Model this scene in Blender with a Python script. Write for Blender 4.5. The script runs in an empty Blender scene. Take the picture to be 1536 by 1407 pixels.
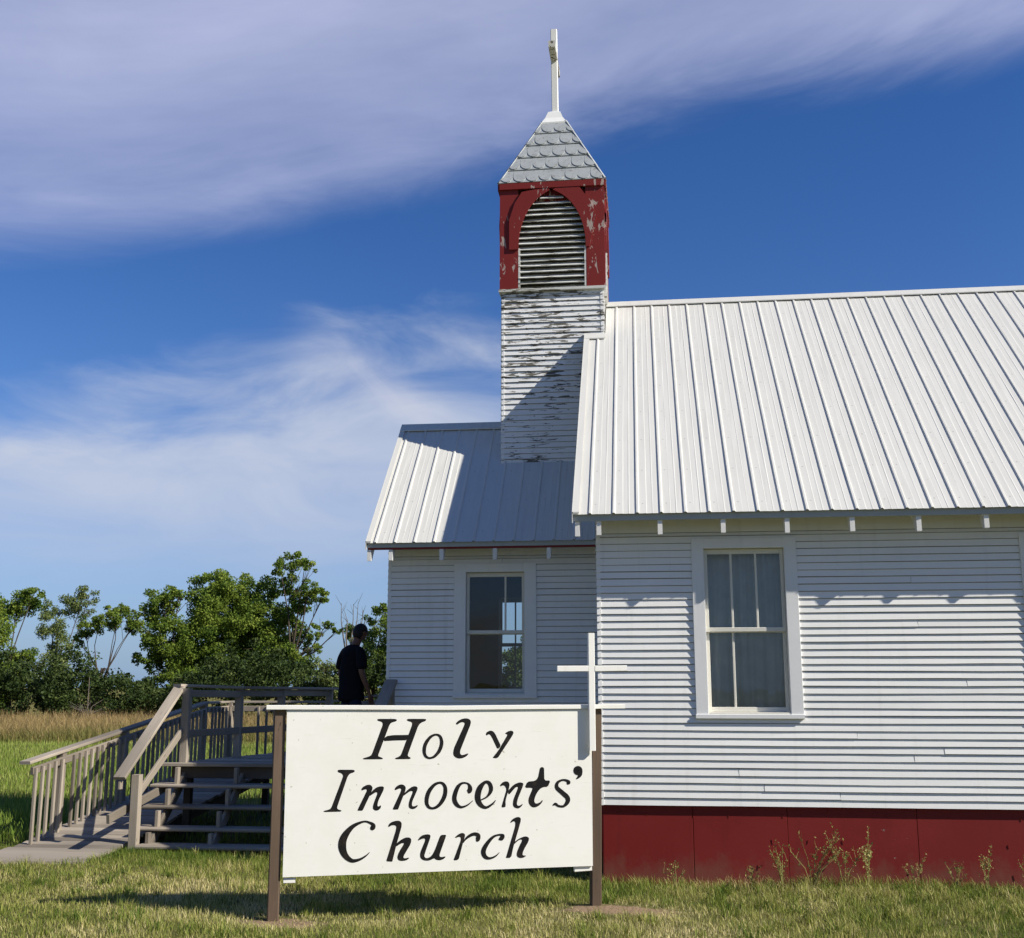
import bpy, bmesh, math, random
import numpy as np
from mathutils import Vector, Matrix
random.seed(11); RNG = np.random.default_rng(7)
SC = bpy.context.scene
COL = SC.collection
V = Vector

# ---------------------------------------------------------------- helpers
class MB:
    """collects faces; build() links them as ONE mesh object"""
    def __init__(s): s.v=[]; s.f=[]; s.uv=[]; s.mi={}
    def face(s, pts, uvs=None, mi=0):
        if mi: s.mi[len(s.f)]=mi
        n=len(s.v); s.v.extend([tuple(p) for p in pts]); s.f.append(tuple(range(n,n+len(pts))))
        s.uv.extend(uvs if uvs else [(p[0]+p[1]*.37, p[2]+p[1]*.21) for p in pts])
    def beam(s, p0, p1, w, h, up=(0,0,1), ch=.004, roll=0, w1=None, h1=None):
        p0=V(p0); p1=V(p1); d=(p1-p0); L=d.length; d.normalize()
        up=V(up); side=d.cross(up)
        if side.length<1e-4: side=d.cross(V((0,1,0)))
        side.normalize(); u=side.cross(d).normalized()
        def ring(p,w,h):
            c=min(ch,w*.3,h*.3); a,b=w/2,h/2
            q=[(a-c,-b),(a,-b+c),(a,b-c),(a-c,b),(-a+c,b),(-a,b-c),(-a,-b+c),(-a+c,-b)]
            return [p+side*x+u*y for x,y in q],q
        r0,q=ring(p0,w,h); r1,_=ring(p1,w1 or w,h1 or h)
        o=random.random()*40; ov=random.random()*40; acc=0
        for i in range(8):
            j=(i+1)%8; e=math.hypot(q[j][0]-q[i][0],q[j][1]-q[i][1])
            s.face([r0[i],r0[j],r1[j],r1[i]],[(o,ov+acc),(o,ov+acc+e),(o+L,ov+acc+e),(o+L,ov+acc)]); acc+=e
        s.face(r0[::-1],[(o+x*.3,ov+y) for x,y in q]); s.face(r1,[(o+x*.3,ov+y) for x,y in q])
    def box(s,x0,x1,y0,y1,z0,z1,ch=.004):
        a=x1-x0;b=y1-y0;c=z1-z0;xm,ym,zm=(x0+x1)/2,(y0+y1)/2,(z0+z1)/2
        if a>=b and a>=c: s.beam((x0,ym,zm),(x1,ym,zm),b,c,(0,0,1),ch)
        elif b>=c: s.beam((xm,y0,zm),(xm,y1,zm),a,c,(0,0,1),ch)
        else: s.beam((xm,ym,z0),(xm,ym,z1),a,b,(0,1,0),ch)
    def prism(s,pts,O,U,W,N,t0,t1):
        """2-d outline in the frame O,U,W pushed along N from t0 to t1"""
        O=V(O);U=V(U);W=V(W);N=V(N)
        a=[O+U*p[0]+W*p[1]+N*t1 for p in pts]; b=[O+U*p[0]+W*p[1]+N*t0 for p in pts]
        uv=[(p[0],p[1]) for p in pts]
        s.face(a,uv); s.face(b[::-1],uv[::-1])
        for i in range(len(pts)):
            j=(i+1)%len(pts); s.face([b[i],b[j],a[j],a[i]],[(uv[i][0],uv[i][1]),(uv[j][0],uv[j][1]),(uv[j][0],uv[j][1]+.01),(uv[i][0],uv[i][1]+.01)])
    def tube(s,pts,radii,n=7):
        pts=[V(p) for p in pts]; rings=[]; up=V((.13,.31,.94)).normalized(); acc=0; o=random.random()*9
        for i,p in enumerate(pts):
            d=(pts[min(i+1,len(pts)-1)]-pts[max(i-1,0)]).normalized()
            a=d.cross(up)
            if a.length<.05: a=d.cross(V((1,0,0)))
            a.normalize(); b=d.cross(a)
            rings.append([p+(a*math.cos(2*math.pi*k/n)+b*math.sin(2*math.pi*k/n))*radii[i] for k in range(n)])
        for i in range(len(pts)-1):
            l=(pts[i+1]-pts[i]).length
            for k in range(n):
                m=(k+1)%n
                s.face([rings[i][k],rings[i][m],rings[i+1][m],rings[i+1][k]],[(o+acc,k/n),(o+acc,(k+1)/n),(o+acc+l,(k+1)/n),(o+acc+l,k/n)])
            acc+=l
        s.face(rings[-1]); s.face(rings[0][::-1])
    def mark(s): s.marks=getattr(s,'marks',[])+[len(s.f)]
    def pieces(s,name,mat,parent=None,smooth=False):
        """each stretch between marks becomes an object of its own"""
        ms=sorted(set([0]+getattr(s,'marks',[])+[len(s.f)])); out=[]
        for a,b in zip(ms[:-1],ms[1:]):
            q=MB(); k=sum(len(f) for f in s.f[:a])
            for f in s.f[a:b]: q.face([s.v[i] for i in f],s.uv[k:k+len(f)]); k+=len(f)
            out.append(q.build(name,mat,parent,smooth))
        return out
    def build(s,name,mat,parent=None,smooth=False):
        me=bpy.data.meshes.new(name)
        base=world_base(parent) if parent else V((0,0,0))
        me.from_pydata([(p[0]-base.x,p[1]-base.y,p[2]-base.z) for p in s.v],[],s.f)
        uvl=me.uv_layers.new(name='UVMap'); uvl.data.foreach_set('uv',[c for t in s.uv for c in t])
        if smooth: me.polygons.foreach_set('use_smooth',[True]*len(me.polygons))
        me.materials.append(mat)
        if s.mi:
            me.materials.append(M['lap_shade'])
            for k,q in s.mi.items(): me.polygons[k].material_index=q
        me.update()
        return link(name,me,parent)
def world_base(p):
    b=V((0,0,0))
    while p: b+=p.location; p=p.parent
    return b
def link(name,data,parent=None):
    o=bpy.data.objects.new(name,data); COL.objects.link(o)
    if parent: o.parent=parent
    return o
def tag(o,label=None,cat=None,group=None,kind=None):
    if label: o['label']=label
    if cat: o['category']=cat
    if group: o['group']=group
    if kind: o['kind']=kind
    return o
def thing(name,label,cat,loc,group=None):
    o=bpy.data.objects.new(name,None); COL.objects.link(o); o.location=loc; o.empty_display_size=.3
    return tag(o,label,cat,group)
def fast_mesh(name,verts,faces,mat,nper,tint=None,normals=None):
    """numpy arrays -> mesh of equal-sided faces"""
    me=bpy.data.meshes.new(name); nv=len(verts); nf=len(faces)
    me.vertices.add(nv); me.vertices.foreach_set('co',np.ascontiguousarray(verts,dtype=np.float32).ravel())
    me.loops.add(nf*nper); me.loops.foreach_set('vertex_index',np.ascontiguousarray(faces,dtype=np.int32).ravel())
    me.polygons.add(nf); me.polygons.foreach_set('loop_start',np.arange(0,nf*nper,nper,dtype=np.int32))
    me.update(calc_edges=True)
    if tint is not None:
        a=me.attributes.new('tint','FLOAT','POINT'); a.data.foreach_set('value',np.ascontiguousarray(tint,dtype=np.float32))
    me.materials.append(mat); me.validate(); return me

# ---------------------------------------------------------------- materials
class NT:
    def __init__(s,name):
        s.m=bpy.data.materials.new(name); s.m.use_nodes=True; s.t=s.m.node_tree; s.n=s.t.nodes; s.l=s.t.links
        s.b=s.n['Principled BSDF']; s.out=s.n['Material Output']
    def new(s,typ,**kw):
        n=s.n.new(typ)
        for k,v in kw.items():
            if k.startswith('_'): setattr(n,k[1:],v)
            else: n.inputs[k.replace('__',' ')].default_value=v
        return n
    def link(s,a,b): s.l.new(a,b)
    def coord(s,kind='Object',scale=(1,1,1)):
        tc=s.new('ShaderNodeTexCoord'); mp=s.new('ShaderNodeMapping'); mp.inputs['Scale'].default_value=scale
        s.link(tc.outputs[kind],mp.inputs['Vector']); return mp.outputs[0]
    def noise(s,vec,scale,detail=4,rough=.55,dist=0):
        n=s.new('ShaderNodeTexNoise',Scale=scale,Detail=detail,Roughness=rough,Distortion=dist); s.link(vec,n.inputs['Vector']); return n.outputs['Fac']
    def ramp(s,fac,stops):
        r=s.new('ShaderNodeValToRGB'); s.link(fac,r.inputs[0]); e=r.color_ramp.elements
        while len(e)<len(stops): e.new(.5)
        for i,(p,c) in enumerate(stops):
            e[i].position=p; e[i].color=(c,c,c,1) if not hasattr(c,'__len__') else tuple(c)+(1,)
        return r.outputs[0]
    def mix(s,fac,a,b,typ='MIX'):
        m=s.new('ShaderNodeMix',_data_type='RGBA',_blend_type=typ)
        for sock,val in ((m.inputs[0],fac),(m.inputs[6],a),(m.inputs[7],b)):
            if hasattr(val,'is_linked'): s.link(val,sock)
            elif hasattr(val,'__len__'): sock.default_value=tuple(val)+(1,)
            else: sock.default_value=val
        return m.outputs[2]
    def math(s,op,a,b=None,c=None):
        m=s.new('ShaderNodeMath',_operation=op)
        for i,val in enumerate((a,b,c)):
            if val is None: continue
            if hasattr(val,'is_linked'): s.link(val,m.inputs[i])
            else: m.inputs[i].default_value=val
        return m.outputs[0]
    def bump(s,h,strength=.3,dist=.01):
        b=s.new('ShaderNodeBump',Strength=strength,Distance=dist); s.link(h,b.inputs['Height']); s.link(b.outputs[0],s.b.inputs['Normal'])
    def fin(s,col,rough=.6,spec=.3,metal=0):
        if hasattr(col,'is_linked'): s.link(col,s.b.inputs['Base Color'])
        else: s.b.inputs['Base Color'].default_value=tuple(col)+(1,)
        if hasattr(rough,'is_linked'): s.link(rough,s.b.inputs['Roughness'])
        else: s.b.inputs['Roughness'].default_value=rough
        s.b.inputs['Specular IOR Level'].default_value=spec; s.b.inputs['Metallic'].default_value=metal
        return s.m

def paint_mat(name,base,bare,peel,scale=(2.2,2.2,26),seed=0.,spread=.6,rough=.55,bare2=None,splash=0):
    """old paint over weathered wood; peel 0..1 is how much bare wood shows"""
    t=NT(name); c=t.coord('Object',(1,1,1)); 
    mp=t.new('ShaderNodeMapping'); mp.inputs['Scale'].default_value=scale; mp.inputs['Location'].default_value=(seed,seed*2,seed*.7); t.link(c,mp.inputs['Vector'])
    n=t.noise(mp.outputs[0],1.6,6,.62,.6); big=t.noise(c,spread,2,.5)
    m=t.math('ADD',n,t.math('MULTIPLY',t.math('SUBTRACT',big,.5),.55))
    th=.86-peel*.5
    mask=t.ramp(m,[(max(0,th-.008),0),(th+.008,1)])
    dirt=t.noise(c,3.1,6,.65); dcol=t.mix(t.math('MULTIPLY',t.math('SUBTRACT',dirt,.42),.5),base,[x*.7 for x in base])
    sx=t.new('ShaderNodeSeparateXYZ'); t.link(c,sx.inputs[0])
    run=t.noise(t.coord('Object',(7,7,.5)),1.4,4,.6); dcol=t.mix(t.ramp(run,[(.56,0),(.78,.30)]),dcol,[base[0]*.62,base[1]*.60,base[2]*.56])
    if splash:      # mud thrown up from the ground, and faded patches
        sp=t.noise(t.coord('Object',(3,3,2)),2.2,6,.7); q=t.math('ADD',t.math('DIVIDE',sx.outputs[2],splash),t.math('MULTIPLY',t.math('SUBTRACT',sp,.5),1.9))
        dcol=t.mix(t.ramp(q,[(.20,.42),(.85,0)]),dcol,(.17,.10,.065)); dcol=t.mix(t.ramp(t.noise(c,1.1,5,.65),[(.45,0),(.72,.25)]),dcol,[min(1,x*1.4+.012) for x in base])
    fine=t.noise(mp.outputs[0],9,3,.6)
    wood=t.mix(fine,bare,bare2 or [x*.45 for x in bare])
    col=t.mix(mask,dcol,wood)
    r=t.math('ADD',t.math('MULTIPLY',mask,.3),rough)
    h=t.math('SUBTRACT',t.math('MULTIPLY',fine,.35),t.math('MULTIPLY',mask,.8)); t.bump(h,.5,.004)
    return t.fin(col,r,.3)
def wood_mat(name,a,b,rough=.8,dark=(.05,.04,.03),kn=.5):
    t=NT(name); c=t.coord('UV',(1.2,22,1))
    n=t.noise(c,2.2,6,.65,1.2); n2=t.noise(t.coord('UV',(.8,3,1)),1.6,3,.5)
    col=t.mix(n,a,b); col=t.mix(t.ramp(n2,[(.32,0),(.72,.8)]),col,[x*.5 for x in a])
    bt=t.noise(t.coord('UV',(.2,0,0)),1.7,1,.5); col=t.mix(t.ramp(bt,[(.36,.85),(.62,0)]),col,[x*.52 for x in b]); kv=t.noise(t.coord('UV',(2.5,9,1)),3,2,.5); col=t.mix(t.ramp(kv,[(.70,0),(.75,.8)]),col,dark)
    cr=t.noise(t.coord('UV',(1.1,60,1)),2,4,.6); col=t.mix(t.ramp(cr,[(.62,0),(.70,kn)]),col,dark)
    t.bump(t.math('ADD',n,t.math('MULTIPLY',cr,-.7)),.45,.004)
    return t.fin(col,rough,.2)

M={}
M['siding']=paint_mat('white_siding_paint',(.82,.815,.79),(.36,.34,.30),.02)
M['trim']=paint_mat('white_trim_paint',(.79,.79,.78),(.38,.33,.26),.10,scale=(5,5,5),seed=3)
M['sash']=paint_mat('cream_sash_paint',(.72,.70,.62),(.33,.26,.18),.22,scale=(7,7,9),seed=5)
M['tower']=paint_mat('peeling_tower_paint',(.80,.80,.79),(.19,.175,.14),.575,scale=(3.0,3.0,19),seed=2.3,spread=.9,bare2=(.09,.085,.072))
M['tail']=paint_mat('peeling_rafter_paint',(.80,.79,.76),(.2,.17,.13),.3,scale=(9,9,12),seed=4)
M['red']=paint_mat('red_foundation_paint',(.185,.012,.010),(.34,.24,.2),.09,scale=(5,5,9),seed=1,rough=.6,splash=.30)
M['belfry']=paint_mat('peeling_red_paint',(.20,.018,.014),(.55,.44,.39),.50,scale=(8,8,2.6),seed=6.2,spread=2.2,rough=.55)
M['slat']=paint_mat('bare_louvre_wood',(.66,.66,.62),(.26,.24,.19),.45,scale=(2.4,2.4,20),seed=8.1,rough=.7)
M['cross']=paint_mat('weathered_white_cross_paint',(.82,.81,.76),(.10,.095,.07),.12,scale=(9,9,5),seed=1.5)
M['crossbare']=paint_mat('bare_cross_wood',(.6,.58,.5),(.085,.08,.055),.62,scale=(9,9,9),seed=1.9)
def metal_roof_mat():
    t=NT('white_ribbed_metal'); c=t.coord('Object',(1,1,1))
    n=t.noise(c,1.3,5,.6); st=t.noise(t.coord('Object',(9,1.1,1.1)),1.5,5,.6)
    col=t.mix(t.ramp(st,[(.45,0),(.8,.5)]),(.635,.628,.585),(.53,.52,.475))
    sp=t.noise(c,34,2,.5); col=t.mix(t.ramp(sp,[(.70,0),(.74,.35)]),col,(.42,.38,.3))
    sx=t.new('ShaderNodeSeparateXYZ'); t.link(c,sx.inputs[0])   # rows of screw heads beside the ribs
    fx=t.math('SUBTRACT',t.math('FRACT',t.math('DIVIDE',t.math('ADD',sx.outputs[0],.35),.2367)),.5); fy=t.math('SUBTRACT',t.math('FRACT',t.math('DIVIDE',sx.outputs[1],.445)),.5)
    d=t.math('SQRT',t.math('ADD',t.math('POWER',t.math('MULTIPLY',fx,.2367),2.),t.math('POWER',t.math('MULTIPLY',fy,.62),2.)))
    col=t.mix(t.ramp(d,[(.006,.75),(.009,0)]),col,(.30,.29,.27))
    t.bump(n,.18,.02)
    return t.fin(col,t.math('ADD',t.math('MULTIPLY',n,.2),.34),.35)
M['metal']=metal_roof_mat()
def shingle_mat():
    t=NT('grey_metal_shingles'); c=t.coord('Object',(1,1,1)); n=t.noise(c,5,5,.6); n2=t.noise(c,22,3,.6)
    col=t.mix(n,(.31,.335,.335),(.54,.56,.55)); col=t.mix(t.ramp(n2,[(.56,0),(.68,.6)]),col,(.24,.22,.18))
    t.bump(n2,.2,.004); return t.fin(col,.5,.4,.25)
M['shingle']=shingle_mat()
M['capmetal']=paint_mat('white_cap_flashing',(.80,.80,.77),(.4,.36,.3),.1,scale=(5,5,5),seed=9)
M['fascia']=paint_mat('grey_fascia_metal',(.40,.43,.43),(.3,.2,.15),.05,scale=(3,3,9),seed=4.4)
M['soffit']=paint_mat('old_soffit_boards',(.55,.55,.5),(.2,.16,.1),.25,scale=(2,9,9),seed=4.9)
M['redtrim']=paint_mat('red_eave_trim',(.20,.02,.02),(.3,.2,.15),.1,seed=4.7)
M['deck']=wood_mat('weathered_deck_wood',(.57,.495,.395),(.27,.228,.182),kn=.9)
M['deckdark']=wood_mat('weathered_deck_frame_wood',(.17,.14,.11),(.10,.082,.064))
M['post']=wood_mat('brown_sign_post_wood',(.235,.168,.118),(.13,.088,.06),.75)
def sign_mat():
    t=NT('white_sign_paint'); c=t.coord('Object',(1,1,1)); n=t.noise(c,2.5,6,.65); s=t.noise(t.coord('Object',(3,3,40)),1.5,4,.6)
    col=t.mix(t.ramp(n,[(.45,0),(.85,.6)]),(.86,.85,.79),(.74,.70,.60)); col=t.mix(t.ramp(s,[(.66,0),(.72,.3)]),col,(.6,.56,.48))
    sp=t.noise(c,30,2,.5); col=t.mix(t.ramp(sp,[(.735,0),(.75,.6)]),col,(.35,.3,.22))
    t.bump(s,.15,.003); return t.fin(col,.5,.3)
M['sign']=sign_mat()
def letter_mat():
    t=NT('black_lettering_paint'); c=t.coord('Object'); n=t.noise(c,14,5,.65)
    return t.fin(t.mix(t.ramp(n,[(.5,0),(.8,1)]),(.010,.009,.009),(.035,.026,.020)),.45,.3)
M['letters']=letter_mat()
def plain(name,col,rough=.7,spec=.2,metal=0,ns=6,amt=.25):
    t=NT(name); n=t.noise(t.coord('Object'),ns,5,.6); c=t.mix(n,[x*(1-amt) for x in col],[min(1,x*(1+amt)) for x in col]); t.bump(n,.15,.01)
    return t.fin(c,rough,spec,metal)
M['lap_shade']=plain('lap_shade_strip',(.26,.26,.25),.9,.05)  # dark strip painted in to deepen the shade line under each lap
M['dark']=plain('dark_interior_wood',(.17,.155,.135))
M['curtain']=plain('pale_curtain_cloth',(.60,.62,.62),.9,.05)
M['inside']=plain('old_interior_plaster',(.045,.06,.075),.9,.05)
M['skin']=plain('skin',(.17,.088,.058),.55,.3); M['hair']=plain('black_hair',(.010,.009,.009),.6,.3,ns=60)
M['shirt']=plain('black_tshirt_cloth',(.012,.012,.016),.9,.05,ns=20); M['jeans']=plain('dark_jeans_cloth',(.018,.024,.05),.9,.05,ns=40)
M['shoe']=plain('black_shoe_leather',(.015,.013,.012),.5)
M['brass']=plain('door_knob_metal',(.4,.33,.2),.35,.5,.8)
def glass_mat():
    t=NT('old_window_glass'); n=t.n; n.remove(t.b)
    tr=t.new('ShaderNodeBsdfTransparent'); tr.inputs[0].default_value=(.86,.9,.9,1)
    gl=t.new('ShaderNodeBsdfGlossy'); gl.inputs['Roughness'].default_value=.015
    fr=t.new('ShaderNodeFresnel',IOR=1.52); mx=t.new('ShaderNodeMixShader')
    nn=t.noise(t.coord('Object'),2.3,2,.5); b=t.new('ShaderNodeBump',Strength=.08,Distance=.02); t.link(nn,b.inputs['Height']); t.link(b.outputs[0],gl.inputs['Normal'])
    t.link(t.math('MULTIPLY',fr.outputs[0],1.7),mx.inputs[0]); t.link(tr.outputs[0],mx.inputs[1]); t.link(gl.outputs[0],mx.inputs[2]); t.link(mx.outputs[0],t.out.inputs[0])
    return t.m
M['glass']=glass_mat()
def leafy(name,stops,trans=.35,rough=.6):
    t=NT(name); a=t.new('ShaderNodeAttribute'); a.attribute_name='tint'
    col=t.ramp(a.outputs['Fac'],stops)
    t.fin(col,rough,.15); tl=t.new('ShaderNodeBsdfTranslucent'); t.link(t.mix(.5,col,(.16,.20,.03),'ADD') if False else col,tl.inputs[0])
    mx=t.new('ShaderNodeMixShader'); mx.inputs[0].default_value=trans
    t.link(t.b.outputs[0],mx.inputs[1]); t.link(tl.outputs[0],mx.inputs[2]); t.link(mx.outputs[0],t.out.inputs[0]); return t.m
M['leaf']=leafy('tree_leaves',[(0,(.060,.115,.018)),(.5,(.155,.225,.032)),(1,(.31,.37,.062))])
M['leafgrey']=leafy('dusty_tree_leaves',[(0,(.09,.13,.042)),(.5,(.18,.23,.072)),(1,(.30,.34,.12))])
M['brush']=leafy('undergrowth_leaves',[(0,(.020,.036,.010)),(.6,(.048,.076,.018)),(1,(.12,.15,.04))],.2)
M['grass']=leafy('lawn_blades',[(0,(.095,.155,.022)),(.35,(.23,.27,.048)),(.62,(.46,.425,.145)),(1,(.70,.60,.33))],.3)
M['lawn']=leafy('far_lawn_blades',[(0,(.095,.165,.020)),(.6,(.21,.285,.046)),(1,(.40,.40,.13))],.3)
M['dry']=leafy('dry_field_grass',[(0,(.17,.17,.045)),(.4,(.34,.25,.105)),(1,(.50,.36,.18))],.3)
M['weed']=leafy('weed_leaves',[(0,(.12,.16,.04)),(.5,(.26,.27,.08)),(1,(.50,.44,.18))],.3)
M['bark']=plain('tree_bark',(.085,.068,.052),.9,.1,ns=9,amt=.4)
M['barkpale']=plain('dead_twig_bark',(.17,.145,.12),.9,.1,ns=9,amt=.4)
def ground_mat():
    t=NT('lawn_ground'); c=t.coord('Object'); n=t.noise(c,.55,5,.6); f=t.noise(c,22,6,.7); v=t.noise(c,.06,3,.5)
    col=t.mix(t.ramp(n,[(.35,0),(.7,1)]),(.12,.13,.035),(.26,.225,.10)); col=t.mix(t.ramp(f,[(.35,0),(.75,1)]),col,(.06,.06,.022))
    geo=t.new('ShaderNodeNewGeometry'); sx=t.new('ShaderNodeSeparateXYZ'); t.link(geo.outputs['Position'],sx.inputs[0])
    for (cx,cy,rx,ry) in ((-2.93,9.10,.36,.24),(-.25,9.78,.58,.22)):
        dx=t.math('DIVIDE',t.math('SUBTRACT',sx.outputs[0],cx),rx); dy=t.math('DIVIDE',t.math('SUBTRACT',sx.outputs[1],cy),ry)
        d=t.math('SQRT',t.math('ADD',t.math('MULTIPLY',dx,dx),t.math('MULTIPLY',dy,dy)))
        d=t.math('ADD',d,t.math('MULTIPLY',t.math('SUBTRACT',t.noise(c,6,6,.7),.5),2.2))
        col=t.mix(t.ramp(d,[(.55,1),(1.15,0)]),col,t.mix(f,(.36,.255,.165),(.22,.15,.095)))
    far=t.ramp(t.math('DIVIDE',sx.outputs[1],100.),[(.34,0),(.40,1)])
    col=t.mix(far,col,t.mix(n,(.20,.16,.06),(.12,.13,.03)))
    t.bump(f,.7,.03); return t.fin(col,.95,.05)
M['ground']=ground_mat()
# lettering outlines and tree crowns, in metres
LETTER_SHAPES=[
[(0.76,1.582),(0.771,1.588),(0.913,1.587),(0.93,1.578),(0.918,1.565),(0.885,1.558),(0.867,1.542),(0.774,1.284),(0.788,1.278),(0.816,1.268),(0.815,1.257),(0.652,1.257),(0.648,1.266),(0.699,1.28),(0.722,1.294),(0.81,1.542),(0.8,1.563),(0.767,1.57)],
[(1.007,1.579),(1.023,1.587),(1.166,1.586),(1.177,1.579),(1.166,1.566),(1.133,1.556),(1.109,1.531),(1.023,1.291),(1.028,1.278),(1.05,1.268),(1.045,1.256),(0.92,1.256),(0.917,1.266),(0.948,1.276),(0.967,1.292),(1.057,1.541),(1.052,1.56),(1.018,1.568)],
[(0.836,1.445),(0.897,1.454),(1.035,1.455),(1.016,1.41),(0.907,1.409),(0.813,1.404)],
[(1.423,1.542),(1.448,1.571),(1.488,1.588),(1.528,1.59),(1.556,1.572),(1.555,1.541),(1.47,1.331),(1.465,1.306),(1.471,1.29),(1.486,1.285),(1.51,1.292),(1.532,1.299),(1.538,1.293),(1.516,1.272),(1.481,1.257),(1.446,1.257),(1.416,1.273),(1.405,1.297),(1.412,1.341),(1.498,1.529),(1.503,1.548),(1.488,1.558),(1.463,1.553),(1.44,1.536)],
[(1.683,1.457),(1.695,1.476),(1.725,1.488),(1.75,1.479),(1.766,1.459),(1.816,1.357),(1.786,1.328),(1.736,1.43),(1.72,1.453),(1.705,1.455),(1.692,1.443)],
[(1.847,1.459),(1.872,1.478),(1.902,1.486),(1.923,1.478),(1.923,1.458),(1.902,1.424),(1.786,1.255),(1.744,1.258),(1.751,1.27),(1.791,1.318),(1.872,1.449),(1.862,1.456)],
[(0.444,1.17),(0.455,1.177),(0.575,1.175),(0.588,1.166),(0.58,1.154),(0.546,1.144),(0.529,1.123),(0.447,0.87),(0.461,0.858),(0.486,0.851),(0.482,0.841),(0.342,0.84),(0.338,0.849),(0.384,0.859),(0.401,0.871),(0.487,1.111),(0.491,1.132),(0.473,1.149),(0.447,1.156)],
[(0.642,1.015),(0.656,1.036),(0.686,1.052),(0.716,1.054),(0.735,1.038),(0.736,1.016),(0.726,0.991),(0.661,0.851),(0.657,0.846),(0.616,0.846),(0.618,0.855),(0.679,0.983),(0.691,1.008),(0.683,1.017),(0.664,1.013),(0.648,1.006)],
[(0.718,0.983),(0.751,1.02),(0.785,1.038),(0.829,1.039),(0.831,1.015),(0.788,0.927),(0.78,0.894),(0.782,0.878),(0.793,0.879),(0.804,0.887),(0.811,0.883),(0.808,0.865),(0.79,0.848),(0.764,0.843),(0.743,0.858),(0.742,0.882),(0.754,0.92),(0.778,0.982),(0.771,0.993),(0.752,0.986),(0.71,0.958)],
[(0.918,1.014),(0.932,1.036),(0.962,1.052),(0.989,1.052),(1.01,1.035),(1.013,1.012),(0.953,0.854),(0.949,0.85),(0.906,0.85),(0.91,0.863),(0.968,0.988),(0.976,1.013),(0.963,1.021),(0.942,1.013),(0.924,1.005)],
[(0.994,0.975),(1.033,1.012),(1.071,1.037),(1.106,1.034),(1.113,1.015),(1.069,0.915),(1.065,0.886),(1.074,0.873),(1.096,0.877),(1.11,0.885),(1.116,0.878),(1.1,0.86),(1.075,0.85),(1.048,0.857),(1.036,0.878),(1.043,0.92),(1.072,0.99),(1.063,0.999),(1.042,0.993),(0.999,0.962),(0.986,0.954)],
[(1.806,1.03),(1.823,1.055),(1.854,1.068),(1.881,1.062),(1.891,1.041),(1.885,1.008),(1.855,0.908),(1.857,0.86),(1.847,0.855),(1.821,0.853),(1.824,0.871),(1.864,1.),(1.85,1.027),(1.835,1.035),(1.816,1.026)],
[(1.874,0.986),(1.922,1.036),(1.971,1.058),(2.01,1.051),(2.005,1.025),(1.961,0.924),(1.951,0.879),(1.961,0.865),(1.98,0.867),(2.,0.882),(2.002,0.873),(1.985,0.852),(1.961,0.842),(1.932,0.85),(1.917,0.87),(1.922,0.916),(1.961,1.007),(1.961,1.021),(1.942,1.017),(1.883,0.953)],
[(2.154,1.18),(2.188,1.179),(2.19,1.069),(2.244,1.069),(2.219,1.015),(2.18,1.016),(2.146,0.996),(2.114,0.95),(2.099,0.899),(2.116,0.878),(2.15,0.889),(2.17,0.908),(2.177,0.903),(2.155,0.871),(2.116,0.849),(2.082,0.851),(2.056,0.877),(2.05,0.914),(2.068,0.96),(2.089,1.004),(2.078,1.01),(2.019,1.011),(2.044,1.062),(2.107,1.066),(2.134,1.089)],
[(2.522,1.159),(2.524,1.135),(2.518,1.107),(2.498,1.086),(2.465,1.073),(2.466,1.083),(2.485,1.106),(2.476,1.136)],
[(0.87,0.719),(0.887,0.747),(0.929,0.761),(0.964,0.762),(0.983,0.746),(0.984,0.717),(0.942,0.565),(0.914,0.446),(0.912,0.438),(0.861,0.442),(0.867,0.459),(0.935,0.68),(0.941,0.713),(0.93,0.726),(0.9,0.726),(0.879,0.713)],
[(0.946,0.585),(0.992,0.617),(1.031,0.63),(1.064,0.62),(1.066,0.591),(1.054,0.562),(1.004,0.481),(1.004,0.465),(1.021,0.462),(1.047,0.468),(1.051,0.461),(1.026,0.445),(0.983,0.441),(0.957,0.453),(0.952,0.478),(0.969,0.519),(1.006,0.576),(1.002,0.584),(0.98,0.58),(0.934,0.552)],
[(1.119,0.606),(1.147,0.639),(1.19,0.65),(1.221,0.646),(1.226,0.629),(1.184,0.51),(1.174,0.477),(1.185,0.461),(1.206,0.46),(1.236,0.476),(1.262,0.521),(1.304,0.632),(1.317,0.642),(1.351,0.642),(1.356,0.635),(1.305,0.495),(1.301,0.474),(1.314,0.464),(1.349,0.471),(1.353,0.465),(1.336,0.449),(1.302,0.439),(1.271,0.446),(1.258,0.459),(1.228,0.443),(1.194,0.438),(1.155,0.449),(1.139,0.474),(1.143,0.511),(1.183,0.605),(1.174,0.618),(1.143,0.61),(1.124,0.6)],
[(1.427,0.619),(1.455,0.643),(1.488,0.656),(1.512,0.647),(1.514,0.627),(1.502,0.595),(1.461,0.439),(1.417,0.437),(1.428,0.462),(1.479,0.596),(1.478,0.618),(1.464,0.625),(1.436,0.615)],
[(1.893,0.731),(1.917,0.76),(1.956,0.776),(1.982,0.77),(1.988,0.75),(1.97,0.686),(1.922,0.533),(1.903,0.447),(1.857,0.446),(1.865,0.466),(1.937,0.696),(1.94,0.732),(1.927,0.742),(1.903,0.729)],
[(1.913,0.56),(1.97,0.6),(2.023,0.619),(2.057,0.607),(2.052,0.575),(2.013,0.513),(1.999,0.477),(2.004,0.463),(2.023,0.463),(2.032,0.46),(2.008,0.445),(1.975,0.443),(1.951,0.458),(1.951,0.487),(1.97,0.532),(1.999,0.586),(1.989,0.593),(1.965,0.586),(1.903,0.533)]]
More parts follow.
